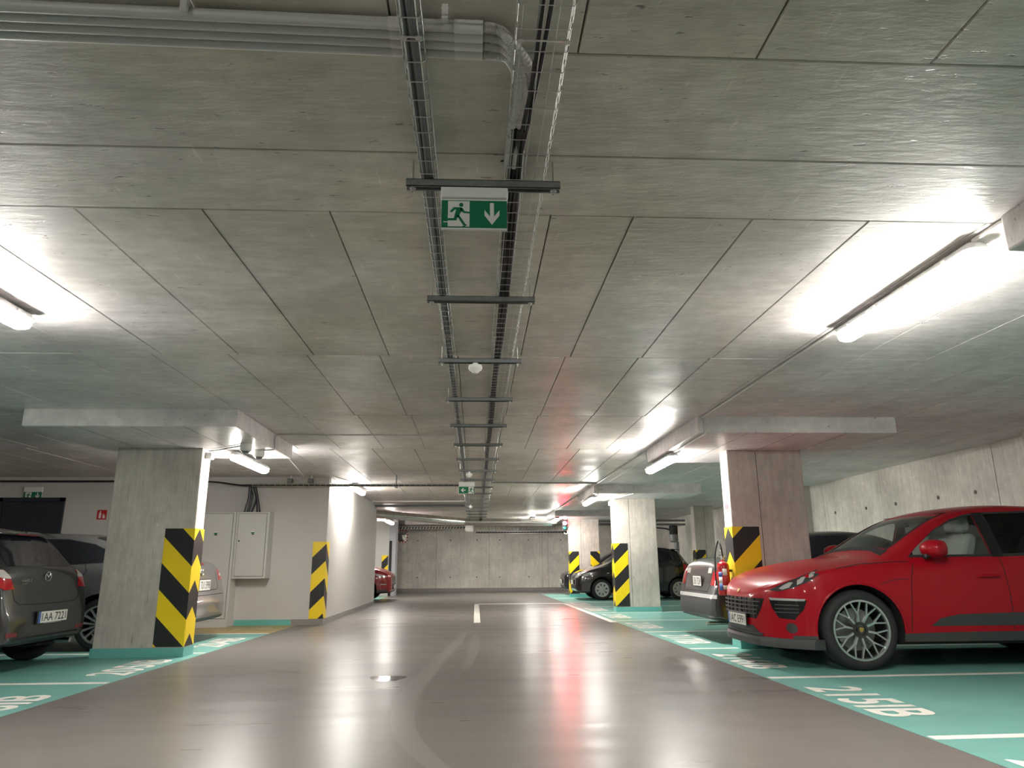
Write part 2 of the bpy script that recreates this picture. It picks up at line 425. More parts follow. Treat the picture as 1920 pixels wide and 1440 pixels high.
rows = [(-8.0, -5.2, 0.1), (-5.2, -2.85, 0.3), (-2.85, -0.4, 0.0), (-0.4, 1.95, 0.32), (3.04, 5.39, 0.145), (5.39, 7.68, 0.115), (7.68, 9.98, 0.10),
        (9.98, 12.36, 0.30), (12.36, 14.70, 0.30), (14.70, 17.15, 0.16), (17.15, 19.6, 0.02), (19.6, 22.0, 0.2), (22.0, 24.4, 0.1), (24.4, 26.8, 0.3), (26.8, 29.0, 0.15)]
EXPL = {(3.04, 5.39): (-1.85, -1.275, -0.69, -0.2, 0.345, 0.74, 1.315, 1.89), (5.39, 7.68): (-1.93, -1.33, -0.765, -0.15, 0.32, 0.70, 1.29, 1.87), (7.68, 9.98): (-1.9, -1.30, -0.72, -0.15, 0.30, 0.68, 1.28, 1.85)}
def covered(x0, x1, y0, y1):
    if x1 < -2.75 and y0 > 13.25 and y1 < 20: return True          # above the core room
    return False
n_pan = 0
for (y0, y1, sh) in rows:
    far = y0 < -3 or y0 > 17
    pw = PW * (2 if far else 1)
    if y0 < 0: xa0, xb0 = -5.2, 5.2
    else: xa0, xb0 = XL, XR
    x = sh + 2.0 * PW * 0.0
    xs = []
    k0 = int((xa0 - sh) // pw); k1 = int((xb0 - sh) // pw) + 1
    ed = [sh + k * pw for k in range(k0, k1 + 1)]
    ed = [min(max(e, XL), XR) for e in ed]
    if (y0, y1) in EXPL:
        mid = EXPL[(y0, y1)]
        l = []; e = mid[0] - 0.588
        while e > XL + .1: l.append(e); e -= 0.588
        r_ = []; e = mid[-1] + 0.588
        while e < XR - .1: r_.append(e); e += 0.588
        ed = [XL] + l[::-1] + list(mid) + r_ + [XR]
    if y0 < 0:
        ed = [XL] + [e for e in ed if -5.2 <= e <= 5.2] + [XR]
    for a, b in zip(ed[:-1], ed[1:]):
        if b - a < 0.05 or covered(a, b, y0, y1): continue
        ceil_panel(a, b, y0, y1); n_pan += 1
for (y0, y1, sh) in ((1.95, 2.54, 0.4), (2.54, 3.04, -0.5)):
    e = [XL, -3.7 + sh, 3.6 + sh, XR]
    # one run of boards lies lengthwise here: only the cross joints near the rim are open
    for a, b in zip(e[:-1], e[1:]): ceil_panel(a, b, y0, y1); n_pan += 1

# ---- drop panels over the pillars
def drop_panel(x0, x1, y0, y1):
    o = MB().box(x0, x1, y0, y1, ZD, ZC + 0.01).build('drop_panel', M['ceil'], kind='structure', bevel=0.012)
    for k in range(1, 4):
        xx = sm(x0, x1, k / 4.0)
        MB().box(xx - 0.0025, xx + 0.0025, y0 + 0.01, y1 - 0.01, ZD - 0.0012, ZD + 0.004).build('board_seam', M['joint'], o)
    return o
DP = [(2.50, 4.78, 0.62, 2.98), (2.47, 4.76, 7.70, 10.10), (2.42, 4.68, 14.62, 17.0), (2.38, 4.62, 21.7, 24.05),
      (-4.68, -2.50, 7.42, 9.72), (-4.68, -2.50, 0.3, 2.6), (-4.95, -2.62, 21.9, 24.4)]
for d in DP: drop_panel(*d)

# ---- pillars with teal skirting
def pillar(x0, x1, y0, y1, ztop=ZD + 0.005, seam=None, skirt=True):
    o = MB().box(x0, x1, y0, y1, 0, ztop).build('pillar', M['pillar'], kind='structure', bevel=0.012)
    if seam is not None:
        MB().box(seam - 0.004, seam + 0.004, y0 - 0.002, y0 + 0.01, 0.1, ztop - 0.02).build('board_seam', M['joint'], o)
    if skirt:
        t = 0.014
        for nm, b in (('skirting', (x0 - t, x1 + t, y0 - t, y0, 0, 0.105)), ('skirting', (x0 - t, x1 + t, y1, y1 + t, 0, 0.105)),
                      ('skirting', (x0 - t, x0, y0, y1, 0, 0.105)), ('skirting', (x1, x1 + t, y0, y1, 0, 0.105))):
            MB().box(*b).build(nm, M['teal2'], o)
    return o
PIL = {'L1': (-4.38, -3.36, 8.84, 9.12), 'R1': (3.22, 4.20, 8.95, 9.22), 'R2': (3.05, 4.02, 15.95, 16.23), 'R3': (3.0, 3.97, 23.25, 23.53),
       'RB': (6.20, 6.76, 20.25, 20.55), 'LB': (-4.6, -3.6, 22.9, 23.2), 'R0': (3.18, 4.18, 1.7, 1.97), 'L0': (-4.38, -3.36, 1.4, 1.7)}
pillar(*PIL['L1'])
pillar(*PIL['R1'], seam=3.60)
pillar(*PIL['R2'], seam=3.41)
pillar(*PIL['R3'], seam=3.38)
pillar(*PIL['RB'], ztop=ZC + 0.005, seam=6.5)
pillar(*PIL['LB']); pillar(*PIL['R0']); pillar(*PIL['L0'])

# ---- concrete walls built of cast panels with open joints
def cast_wall(name, axis, d, t, edges, ends, z1=ZC + 0.005, ties=(), holes_z=(0.55, 1.97)):
    """axis 'X': wall plane x=d facing -x, edges along y;  'Y': plane y=d facing -y, edges along x"""
    a, b = ends
    m = MB()
    if axis == 'X': m.box(d + 0.02, d + t, a, b, 0, z1)
    else: m.box(a, b, d + 0.02, d + t, 0, z1)
    w = m.build(name, M['joint'], kind='structure')
    e = [a] + list(edges) + [b]
    for i, (p, q) in enumerate(zip(e[:-1], e[1:])):
        g = 0.004
        dz = random.uniform(-0.003, 0.003)
        mm = MB()
        if axis == 'X': mm.box(d + dz, d + 0.03, p + g, q - g, 0, z1)
        else: mm.box(p + g, q - g, d + dz, d + 0.03, 0, z1)
        mm.build('cast_panel', M['wallc'], w, bevel=0.004)
    for s in ties:
        for z in holes_z:
            mm = MB()
            if axis == 'X': mm.lathe([(0.030, -0.0045), (0.030, 0.004), (0.012, 0.004), (0.012, 0.001)], (d, s, z), 'X', 10)
            else: mm.lathe([(0.026, -0.0045), (0.026, 0.004), (0.012, 0.004)], (s, d, z), 'Y', 10)
            mm.build('tie_hole', M['joint'], w)
    return w
wr = cast_wall('wall_right', 'X', XR, 0.3, [-5.5, -3, -0.6, 1.8, 4.2, 6.6, 8.72, 9.45, 10.19, 12.31, 14.44, 16.8, 19.2, 21.6, 24.0, 26.4], (YB, YF),
               ties=[5.0, 7.4, 9.9, 10.75, 11.9, 12.85, 14.0])
cast_wall('wall_far', 'Y', YF, 0.3, [-7.5, -5.4, -3.6, -1.56, 0.53, 2.65, 2.88, 4.9], (XL, XR), ties=[-2.3, -1.0, 0.05, 0.95, 2.1, 3.4])
MB().box(XR - 0.20, XR + 0.01, 15.0, 15.6, 0, ZC + .005).build('pillar', M['pillar'], kind='structure', bevel=0.01)
MB().box(XR - 0.20, XR + 0.01, 7.95, 8.62, 0, ZC + .005).build('pillar', M['pillar'], kind='structure', bevel=0.01)
MB().box(XL - .3, XL, YB, YF, 0, ZC + .02).build('wall_left', M['plaster'], kind='structure')
MB().box(XL, XR, YB - .3, YB, 0, ZC + .02).build('wall_back', M['plaster'], kind='structure')
# plastered core room: one block, front face with the door, flank along the lane
CX, CY0, CY1 = -2.70, 13.30, 19.85
core = MB().box(XL, CX, CY0, CY1, 0, ZC + .02).build('wall_core', M['plaster'], kind='structure', bevel=0.01)
MB().box(-3.24, CX + .012, CY0 - 0.012, CY0, 0, 0.10).build('skirting', M['skirt'], core)
MB().box(CX, CX + .012, CY0, CY1, 0, 0.10).build('skirting', M['skirt'], core)
MB().box(XL, -8.54, CY0 - 0.012, CY0, 0, 0.10).build('skirting', M['teal2'], core)
MB().box(-7.38, -4.94, CY0 - 0.012, CY0, 0, 0.10).build('skirting', M['teal2'], core)
MB().box(-4.22, -3.245, CY0 - 0.012, CY0, 0, 0.10).build('skirting', M['teal2'], core)
# far-left pier, lined in white, with its grey flank
pier = MB().box(XL, -3.02, 25.5, 26.0, 0, ZC + .02).build('wall_pier', M['plaster'], kind='structure', bevel=0.008)
MB().box(-3.02, -2.80, 25.62, 26.3, 0, ZC + .02).build('wall_niche', M['pier'], kind='structure')
MB().box(-3.015, -2.925, 25.60, 25.625, 0.0, 1.85).build('expansion_gap', M['dark'], pier)
MB().box(XL, XR, YF - 0.012, YF, 0, 0.14).build('baseboard_far', M['skirt'], kind='structure')
MB().box(XR - 0.012, XR, YB, YF, 0, 0.10).build('baseboard_right', M['teal2'], kind='structure')

# ---- door to the stair in the core wall
dr = MB().box(-8.46, -7.46, CY0 - 0.03, CY0 + 0.01, 0, 2.16).build('door_1', M['door'], kind='structure', bevel=0.004)
for b in ((-8.53, -8.455, CY0 - .05, CY0, 0, 2.23), (-7.465, -7.39, CY0 - .05, CY0, 0, 2.23), (-8.53, -7.39, CY0 - .05, CY0, 2.16, 2.23)):
    MB().box(*b).build('door_frame', M['door'], dr)
h = MB(); h.cyl((-7.56, CY0 - .03, 1.03), (-7.56, CY0 - .09, 1.03), 0.012, 8); h.cyl((-7.56, CY0 - .085, 1.03), (-7.69, CY0 - .085, 1.03), 0.011, 8)
h.build('door_handle', M['steel2'], dr)

# ================================================================== LUMINAIRES
def luminaire(label, x, y0, y1, ztop, group='tube luminaires along the lanes'):
    """sealed tube fitting: grey tray, lit prismatic cover with rounded ends, clips, two ceiling brackets"""
    zt = ztop - 0.022
    o = thing('ceiling_light', label, 'lamp', (x, (y0 + y1) / 2, ztop), group)
    L_ = (y1 - y0) / 2
    m = MB(); w = 0.062
    def outline(w, L, r):
        return [(-w, -L + r), (-w + r * .4, -L + r * .3), (-w + r, -L), (w - r, -L), (w - r * .4, -L + r * .3), (w, -L + r), (w, L - r), (w - r * .4, L - r * .3), (w - r, L), (-w + r, L), (-w + r * .4, L - r * .3), (-w, L - r)]
    def loft(levels):
        vs = []; fs = []; n = 12
        for (w, L, r, z) in levels: vs += [(a, b, z) for a, b in outline(w, L, r)]
        for i in range(len(levels) - 1):
            for k in range(n): fs.append((i * n + k, i * n + (k + 1) % n, (i + 1) * n + (k + 1) % n, (i + 1) * n + k))
        fs.append(tuple(range(n))[::-1]); fs.append(tuple((len(levels) - 1) * n + k for k in range(n)))
        return MB().add(vs, fs)
    z = -0.022
    loft([(0.045, L_ - .02, .02, z), (0.058, L_ - .006, .03, z - .018), (0.070, L_ + .004, .035, z - .034), (0.072, L_ + .006, .035, z - .042)]).build('housing', M['housing'], o)
    loft([(0.060, L_ - .004, .035, z - .0425), (0.060, L_ - .004, .036, z - .070), (0.052, L_ - .014, .034, z - .094), (0.030, L_ - .04, .02, z - .106)]).build('diffuser', M['tube'], o)
    for s in (-1, 1):
        for k in (-0.72, -0.24, 0.24, 0.72):
            MB().box(s * 0.073 - .004, s * 0.073 + .003, k * L_ - .014, k * L_ + .014, z - .050, z - .026).build('clip', M['housing'], o)
        MB().box(-0.02, 0.02, s * L_ * .62 - .02, s * L_ * .62 + .02, z - 0.002, 0.0).build('bracket', M['steel2'], o)
    return o
luminaire('lit tube lamp on the ceiling above the right parking bays, nearest one', 2.54, 3.18, 4.58, ZC)
luminaire('lit tube lamp at the left edge of the picture', -2.90, 3.08, 4.48, ZC)
luminaire('lit tube lamp under the drop panel of the left pillar, beside two dome cameras', -3.03, 8.98, 10.36, ZD)
luminaire('lit tube lamp under the drop panel of the near right pillar', 2.56, 9.02, 10.40, ZD)
luminaire('lit tube lamp under the drop panel of the middle right pillar', 2.48, 14.85, 16.25, ZD)
luminaire('lit tube lamp under the drop panel of the furthest right pillar', 2.46, 21.75, 23.15, ZD)
luminaire('lit tube lamp beside the white wall that it washes with light', -2.44, 14.15, 15.55, ZC)
luminaire('lit tube lamp under the far left drop panel, behind the white wall', -2.72, 22.3, 23.7, ZD)
luminaire('lit tube lamp on the right behind the camera', 2.54, -2.9, -1.5, ZC)
luminaire('lit tube lamp on the left behind the camera', -2.90, -2.9, -1.5, ZC)
luminaire('lit tube lamp near the far wall by the duct', 1.95, 24.6, 26.0, ZC)

# ================================================================== HAZARD CORNER GUARDS
def guard(label, segs, z0, z1, zb, m, base):
    """segs: (p, q, u_p, u_q, outward normal) pieces wrapped round the corner"""
    t = 0.008
    bm = bmesh.new(); uv = bm.loops.layers.uv.new('wrap')
    for (p, q, u0, u1, n) in segs:
        q4 = []
        for (a, u) in ((p, u0), (q, u1)):
            for d in (0.0005, t):
                for z in (z0, z1):
                    q4.append((bm.verts.new((a[0] + n[0] * d - base[0], a[1] + n[1] * d - base[1], z - base[2])), (u, z - zb)))
        idx = [(0, 1, 3, 2), (4, 6, 7, 5), (2, 3, 7, 6), (0, 4, 5, 1), (0, 2, 6, 4), (1, 5, 7, 3)]
        for f in idx:
            fa = bm.faces.new([q4[i][0] for i in f])
            for lp, i in zip(fa.loops, f): lp[uv].uv = q4[i][1]
    bmesh.ops.recalc_face_normals(bm, faces=bm.faces)
    me = bpy.data.meshes.new('corner_guard'); bm.to_mesh(me); bm.free()
    o = obj('corner_guard', me, m, None, base)
    return tag(o, label, 'corner guard', 'black and yellow corner guards')
def guard_pillar(key, side, label, wf=0.34, z0=0.115, z1=1.45, zb=1.01):
    x0, x1, y0, y1 = PIL[key]
    t = y1 - y0
    xc, s = (x0, 1) if side == 'L' else (x1, -1)
    nx = -1 if side == 'L' else 1
    segs = [((xc + s * wf, y0), (xc - s * .008, y0), wf, 0, (0, -1)),
            ((xc, y0), (xc, y0 + t / 2), 0, t / 2, (nx, 0)), ((xc, y0 + t / 2), (xc, y1), t / 2, 0, (nx, 0)),
            ((xc - s * .008, y1), (xc + s * wf, y1), 0, wf, (0, 1))]
    return guard(label, segs, z0, z1, zb, M['haz'], Vector((xc, y0, z0)))
guard_pillar('L1', 'R', 'black and yellow hazard guard on the left concrete pillar beside the grey cars')
guard_pillar('R1', 'L', 'black and yellow hazard guard behind the fire extinguisher and red car bonnet')
guard_pillar('R2', 'L', 'black and yellow hazard guard on the middle right pillar in front of the black car', wf=0.30)
guard_pillar('R3', 'L', 'black and yellow hazard guard on the lane corner of the furthest right pillar', wf=0.30, z1=1.41)
guard_pillar('R3', 'R', 'black and yellow hazard guard above the black car bonnet, on the furthest right pillar', wf=0.30, z1=1.41)
guard_pillar('RB', 'L', 'small black and yellow hazard guard seen above the dark saloon boot', wf=0.27, z1=1.38)
guard('black and yellow hazard guard on the corner of the white core wall',
      [((CX - .235, CY0), (CX, CY0), .235, 0, (0, -1)), ((CX, CY0 - .008), (CX, CY0 + .27), 0, .27, (1, 0))], 0.105, 1.43, 1.09, M['haz2'], Vector((CX, CY0, .105)))
guard('small black and yellow hazard guard on the far white pier above the red bonnet',
      [((-3.25, 25.5), (-3.03, 25.5), .22, 0, (0, -1))], 0.105, 1.36, 1.05, M['haz2'], Vector((-3.03, 25.5, .105)))

# ================================================================== CABLE TRAYS, HANGERS, CABLES
TZ = 2.508; TH = 0.050; TY0, TY1 = 0.3, 27.5
def u_wire(x0, x1, r=0.0021):
    """one bent cross wire as local mesh at y=0"""
    return MB().tube([(x0, 0, TZ + TH), (x0, 0, TZ + .006), (x0 + .006, 0, TZ), (x1 - .006, 0, TZ), (x1, 0, TZ + .006), (x1, 0, TZ + TH)], r, 4)
def basket(label, x0, x1, longs, step, phase):
    o = thing('cable_tray', label, 'cable tray', ((x0 + x1) / 2, 0, TZ))
    cx = (x0 + x1) / 2
    for (x, z) in longs:
        MB(o).tube([(x, TY0, z), (x, TY1, z)], 0.0023, 5).build('long_wire', M['zinc'], o)
    me = u_wire(x0 - cx, x1 - cx).mesh('cross_wire')
    for v in me.vertices: v.co.z -= TZ
    y = TY0 + phase; far = MB(o)
    while y < TY1:
        if y < 11.5: obj('cross_wire', me, M['zinc'], o, (0, y, 0))
        else:
            far.box(x0, x1, y - .002, y + .002, TZ - .002, TZ + .002); far.box(x0 - .002, x0 + .002, y - .002, y + .002, TZ, TZ + TH); far.box(x1 - .002, x1 + .002, y - .002, y + .002, TZ, TZ + TH)
        y += step
    far.build('cross_wires', M['zinc'], o, kind='stuff')
    # coupling clips where two lengths meet
    for yj in (1.78, 4.6, 7.4, 10.2):
        for x in (x0 + .012, x1 - .012):
            MB(o).lathe([(.010, TZ - .008), (.010, TZ - .003), (.004, TZ - .002)], (x, yj, 0), 'Z', 8).build('coupling', M['steel2'], o)
        MB(o).tube([(x0, yj, TZ - .003), (x1, yj, TZ - .003)], .0028, 5).build('coupling', M['steel2'], o)
    return o
XA0, XA1, XB0, XB1 = -0.232, -0.166, 0.110, 0.272
basket('narrow zinc wire cable tray on the left, packed with grey cables', XA0, XA1,
       [(XA0, TZ + TH), (XA0, TZ + .025), (XA0 + .012, TZ + .003), (XA1 - .012, TZ + .003), (XA1, TZ + TH), (XA1, TZ + .025)], 0.0925, 0.02)
basket('wide zinc wire cable tray on the right, with black cables along its left edge', XB0, XB1,
       [(XB0, TZ + TH), (XB0, TZ + .025), (XB0 + .015, TZ + .003), (XB0 + .075, TZ + .003), (XB1 - .045, TZ + .003), (XB1 - .012, TZ + .003), (XB1, TZ + TH), (XB1, TZ + .025)], 0.0925, 0.05)

HY = [2.59 + 1.277 * k for k in range(-1, 20)]
strut_label = ['grey strut hanger under the cable trays, above the top edge of the picture', 'grey strut hanger carrying the large green exit sign',
               'grey strut hanger just behind the large green exit sign', 'grey strut hanger with the nearest white smoke detector']
ORD = ['first', 'second', 'third', 'fourth', 'fifth', 'sixth', 'seventh', 'eighth', 'ninth', 'tenth', 'eleventh', 'twelfth', 'thirteenth', 'fourteenth', 'fifteenth', 'sixteenth', 'seventeenth']
def hanger(i, y):
    lab = strut_label[i] if i < len(strut_label) else ORD[i - 4] + ' strut hanger beyond the nearest smoke detector, holding both cable trays'
    o = thing('trapeze_hanger', lab, 'hanger', (0.022, y, TZ - .045), 'strut hangers under the cable trays')
    z1 = TZ - .003; z0 = z1 - .032
    m = MB(o); a, b = -0.288, 0.333
    m.box(a, b, y - .020, y - .0175, z0, z1); m.box(a, b, y + .0175, y + .020, z0, z1); m.box(a, b, y - .02, y + .02, z1 - .0025, z1)
    m.box(a, b, y - .02, y - .012, z0, z0 + .0025); m.box(a, b, y + .012, y + .02, z0, z0 + .0025)
    m.build('strut_channel', M['steel'], o)
    for x in (-0.262, 0.306):
        MB(o).cyl((x, y, z0 - .022), (x, y, ZC), .0042, 6).build('threaded_rod', M['steel2'], o)
        MB(o).lathe([(.013, z0 - .004), (.013, z0)], (x, y, 0), 'Z', 12).build('washer', M['steel2'], o)
        MB(o).lathe([(.009, z0 - .013), (.009, z0 - .004)], (x, y, 0), 'Z', 6).build('nut', M['steel2'], o)
    return o
for i, y in enumerate(HY): hanger(i, y)

def cable_run(root, xs, zs, r, m, name='cable', y0=TY0, y1=TY1, wob=0.006, step=0.42):
    for x, z in zip(xs, zs):
        pts = []; y = y0; ph = random.random() * 6
        while y < y1 + .01:
            pts.append((x + wob * math.sin(y * 1.7 + ph) + random.uniform(-1, 1) * wob * .4, y, z + random.uniform(0, .003))); y += step
        MB(root).tube(pts, r, 6).build(name, m, root, smooth=True)
cb = thing('cable_bundle', 'bundle of grey cables filling the narrow left cable tray', 'cable', ((XA0 + XA1) / 2, 0.3, TZ + .01))
cable_run(cb, [-.216, -.204, -.192, -.181, -.210, -.198, -.186], [TZ + .012, TZ + .011, TZ + .012, TZ + .012, TZ + .026, TZ + .026, TZ + .027], .0068, M['cableg'], wob=.004)
cable_run(cb, [-.200, -.222], [TZ + .013, TZ + .024], .0052, M['cableg2'], wob=.010)
cb = thing('cable_bundle', 'bundle of black cables along the left edge of the wide cable tray', 'cable', (XB0 + .03, 0.3, TZ + .01))
cable_run(cb, [.130, .143, .157, .170], [TZ + .013] * 4, .0082, M['cableb'], y0=2.25, wob=.006)
cable_run(cb, [.136, .150, .164], [TZ + .028] * 3, .0075, M['cableb'], y0=2.4, wob=.006)
cable_run(cb, [.178], [TZ + .012], .0048, M['cableg2'], wob=.008)
def bez_cable(root, pts, r, m, n=6, seg=8, name='cable'):
    return MB(root).tube(crom(pts, seg), r, n).build(name, m, root, smooth=True)
bez_cable(cb, [(.235, .3, TZ + .02), (.215, 1.0, TZ + .014), (.205, 1.6, TZ + .012), (.190, 2.0, TZ + .012), (.165, 2.4, TZ + .012)], .0075, M['cableb'])
bez_cable(cb, [(.215, .3, TZ + .03), (.196, 1.0, TZ + .018), (.178, 1.7, TZ + .013), (.172, 2.05, TZ + .013), (.142, 2.45, TZ + .013)], .0075, M['cableb'])
bez_cable(cb, [(.090, 2.47, TZ + .02), (.108, 2.49, TZ + .036), (.125, 2.52, TZ + .03)], .004, M['cableb'])

# rigid pipes on the ceiling turning into corrugated hose
pipes = [(1.800, 0), (1.838, 1), (1.876, 2), (1.914, 3)]
pg = 'grey conduit pipes across the ceiling'
plab = ['uppermost grey conduit pipe across the ceiling at the top left', 'second grey conduit pipe from the top at the upper left',
        'third grey conduit pipe from the top at the upper left', 'lowest grey conduit pipe across the ceiling at the upper left']
for (y, k) in pipes:
    zc_ = ZC - 0.032
    o = thing('conduit_pipe', plab[k], 'pipe', (-0.8, y, zc_), pg)
    MB(o).cyl((-2.6, y - .045, zc_), (-0.06, y + .005, zc_), .0175, 14).build('pipe', M['pvc'], o, smooth=True)
    MB(o).cyl((-0.075, y + .0045, zc_), (0.012, y + .006, zc_), .0198, 14).build('sleeve', M['pvc2'], o, smooth=True)
    MB(o).cyl((-0.27, y + .0005, zc_), (-0.20, y + .002, zc_), .0196, 14).build('sleeve', M['pvc2'], o, smooth=True)
    xe = 0.168 - 0.014 * k
    p = crom([(0.012, y + .006, zc_), (0.045, y + .010, zc_), (0.085 + .004 * k, y + .035 - .004 * k, zc_ - .006), (xe, y + .12 + .02 * (3 - k), zc_ - .02), (xe - .006, 2.30, TZ + .035 - .010 * (k % 2)), (xe - .010, 2.40, TZ + .03 - .010 * (k % 2))], 12)
    pp = []; rr = []
    for i in range(len(p) - 1):
        for t in (0, .5):
            pp.append(tuple(sm(np.array(p[i]), np.array(p[i + 1]), t))); rr.append(.0165 if t == 0 else .0138)
    MB(o).tube(pp, rr, 10).build('corrugated_hose', M['pvc2'], o)
    MB(o).cyl(pp[-1], (xe - .014, 2.50, TZ + .028 - .010 * (k % 2)), .0145, 10).build('pipe', M['pvc'], o, smooth=True)
for k, x in enumerate((-0.85, -0.10)):
    o = MB().box(x - .012, x + .012, 1.765, 1.945, ZC - .006, ZC).box(x - .009, x + .009, 1.752, 1.770, ZC - .05, ZC).build('pipe_clamp', M['pvc2'])
    tag(o, ('plastic clamp rail holding the four grey pipes, middle of their run', 'plastic clamp rail holding the four grey pipes, next to the cable tray')[k], 'clamp', 'pipe clamps')

# ---- exit signs
def man_polys():
    """running figure inside a doorway, unit square"""
    door = [(0.22, 0.04), (0.97, 0.04), (0.97, 0.97), (0.22, 0.97)]
    head = [(0.68 + .075 * math.cos(a), 0.83 + .075 * math.sin(a)) for a in np.linspace(0, 2 * math.pi, 14, endpoint=False)]
    body = [[(0.40, 0.74), (0.66, 0.74), (0.72, 0.66), (0.58, 0.38), (0.44, 0.40), (0.50, 0.64)],
            [(0.42, 0.74), (0.47, 0.66), (0.36, 0.55), (0.28, 0.58)],
            [(0.64, 0.74), (0.72, 0.72), (0.80, 0.60), (0.97, 0.58), (0.97, 0.52), (0.77, 0.53), (0.66, 0.62)],
            [(0.46, 0.42), (0.56, 0.40), (0.52, 0.26), (0.18, 0.25), (0.12, 0.33), (0.42, 0.34)],
            [(0.52, 0.44), (0.61, 0.46), (0.84, 0.12), (0.76, 0.08)],
            [(0.72, 0.04), (0.84, 0.12), (0.90, 0.10), (0.78, 0.02)]]
    edge = [(0.06, 0.22), (0.24, 0.22), (0.24, 0.19), (0.08, 0.19)]
    return door, head, body, edge
def arrow_polys(direction):
    a = [(0.42, 0.92), (0.58, 0.92), (0.58, 0.42), (0.80, 0.66), (0.80, 0.46), (0.50, 0.12), (0.20, 0.46), (0.20, 0.66), (0.42, 0.42)]
    return a if direction == 'down' else [(0.5 + (y - .5), 0.5 - (x - .5)) for x, y in a]
def exit_sign(label, x0, x1, y, ztop, zpan, zbot, arrow='down', man_first=True, wall=False):
    o = thing('exit_sign', label, 'sign', ((x0 + x1) / 2, y, zbot), 'green exit signs')
    d = 0.05 if not wall else 0.035
    MB(o).box(x0, x1, y - d / 2, y + d / 2, zpan, ztop).build('housing', M['white'], o, bevel=.004)
    MB(o).box(x0 + .002, x1 - .002, y - .006, y + .006, zbot, zpan).build('panel', M['signw'], o)
    yf = y - .0065
    MB(o).box(x0 + .003, x1 - .003, yf - .0006, yf, zbot + .006, zpan - .006).build('green_face', M['green'], o)
    W = (x1 - x0) - .006; Hh = (zpan - zbot) - .012; xa = x0 + .003; za = zbot + .006
    def cell(ca, cw, polys, m, name, lift):
        mm = MB(o)
        for p in polys: mm.prism([(xa + ca * W + u * cw * W, za + v * Hh) for u, v in p], 'XZ', yf - .0006 - lift, yf - .0002)
        mm.build(name, m, o)
    door, head, body, edge = man_polys()
    cm, ca = (0.0, 0.58) if man_first else (0.52, 0.08)
    wm = 0.44
    cell(cm, wm, [door, edge], M['signw'], 'doorway', .0006)
    cell(cm, wm, [head] + body, M['green'], 'running_figure', .0012)
    cell(ca, 0.38, [arrow_polys(arrow)], M['signw'], 'arrow', .0006)
    return o
exit_sign('large green exit sign with running figure and down arrow, nearest', -0.148, 0.120, 2.60, 2.507, 2.430, 2.298, 'down')
exit_sign('small far exit sign with a left arrow hanging between the cable trays', -0.315, -0.028, 12.93, 2.462, 2.385, 2.25, 'left', False)
exit_sign('green exit sign mounted above the dark door', -8.12, -7.80, CY0 - .03, 2.42, 2.335, 2.185, 'down', wall=True)
o = thing('exit_sign', 'furthest exit sign hanging at the end of the trays, pale face', 'sign', (-0.22, 24.2, 2.07), 'green exit signs')
MB(o).box(-.36, -.09, 24.17, 24.22, 2.24, 2.46).build('housing', M['white'], o, bevel=.004)
MB(o).box(-.36, -.09, 24.19, 24.20, 2.10, 2.24).build('panel', M['signw'], o)
bez_cable(o, [(.09, 12.0, 2.5), (0.0, 12.0, 2.5), (-.1, 12.0, 2.49)], .003, M['cableb']) if False else None

# ---- detectors hanging from the struts
def detector(label, x, y, z):
    o = thing('smoke_detector', label, 'detector', (x, y, z), 'white smoke detectors')
    MB(o).lathe([(.020, z + .055), (.020, z + .012), (.050, z + .010), (.052, z), (.052, z - .016)], (x, y, 0), 'Z', 24).build('base', M['white'], o, smooth=True)
    MB(o).lathe([(.052, z - .0165), (.047, z - .026), (.030, z - .036), (.024, z - .046), (.012, z - .052), (.001, z - .053)], (x, y, 0), 'Z', 24).build('sensor_dome', M['white'], o, smooth=True)
    MB(o).tube(crom([(x, y, z + .012), (x + .05, y + .02, z + .045), (XB0 + .02, y + .06, z + .055)], 6), .004, 6).build('lead', M['cableb'], o)
detector('white smoke detector hanging between the trays behind the large exit sign', -0.012, HY[3], 2.445)
detector('white smoke detector just before the far left-arrow exit sign', -0.115, 11.55, 2.435)
detector('tiny white smoke detector beyond the far left-arrow exit sign', -0.14, 18.0, 2.43)

# ---- branch tray in front of the core wall with its cables
bt = thing('cable_tray', 'cross cable tray along the top of the white core wall', 'cable tray', (-2.2, 13.03, 2.40))
for (dy, dz) in ((-.05, 0), (0, 0), (.05, 0), (-.06, .05), (.06, .05), (-.06, .025)):
    MB(bt).tube([(-4.02, 13.03 + dy, 2.40 + dz), (-0.24, 13.03 + dy, 2.40 + dz)], .0035, 4).build('long_wire', M['zinc'], bt)
mm = MB(); mm.tube([(0, -.06, .05), (0, -.06, 0), (0, .06, 0), (0, .06, .05)], .003, 4); me = mm.mesh('cross_wire')
for k in range(38): obj('cross_wire', me, M['zinc'], bt, (-4.0 + k * .1 + 2.2, 0, 0))
for x in (-3.0, -1.45):
    for dy in (-.05, .05): MB(bt).cyl((x, 13.03 + dy, 2.38), (x, 13.03 + dy, ZC), .006, 6).build('threaded_rod', M['steel'], bt)
    MB(bt).box(x - .02, x + .02, 12.95, 13.11, 2.375, 2.395).build('strut_channel', M['steel'], bt)
cc = thing('cable_bundle', 'black cables running along the top of the core wall into the cross tray', 'cable', (-4.2, 13.05, 2.40))
for k in range(6):
    dy = -.045 + .017 * k
    pts = [(-9.4, 13.12 + dy * .4, 2.505 + .006 * (k % 3)), (-7.5, 13.12 + dy * .4, 2.50 + .008 * (k % 2)), (-5.6, 13.12 + dy * .4, 2.505), (-4.75, 13.10 + dy * .5, 2.49), (-4.25, 13.05 + dy, 2.425), (-3.9, 13.03 + dy, 2.415 + .010 * (k % 2)), (-2.2, 13.03 + dy, 2.412 + .012 * (k % 2)), (-0.3, 13.03 + dy, 2.415)]
    bez_cable(cc, pts, .0135, M['cableb'], 6, 5)
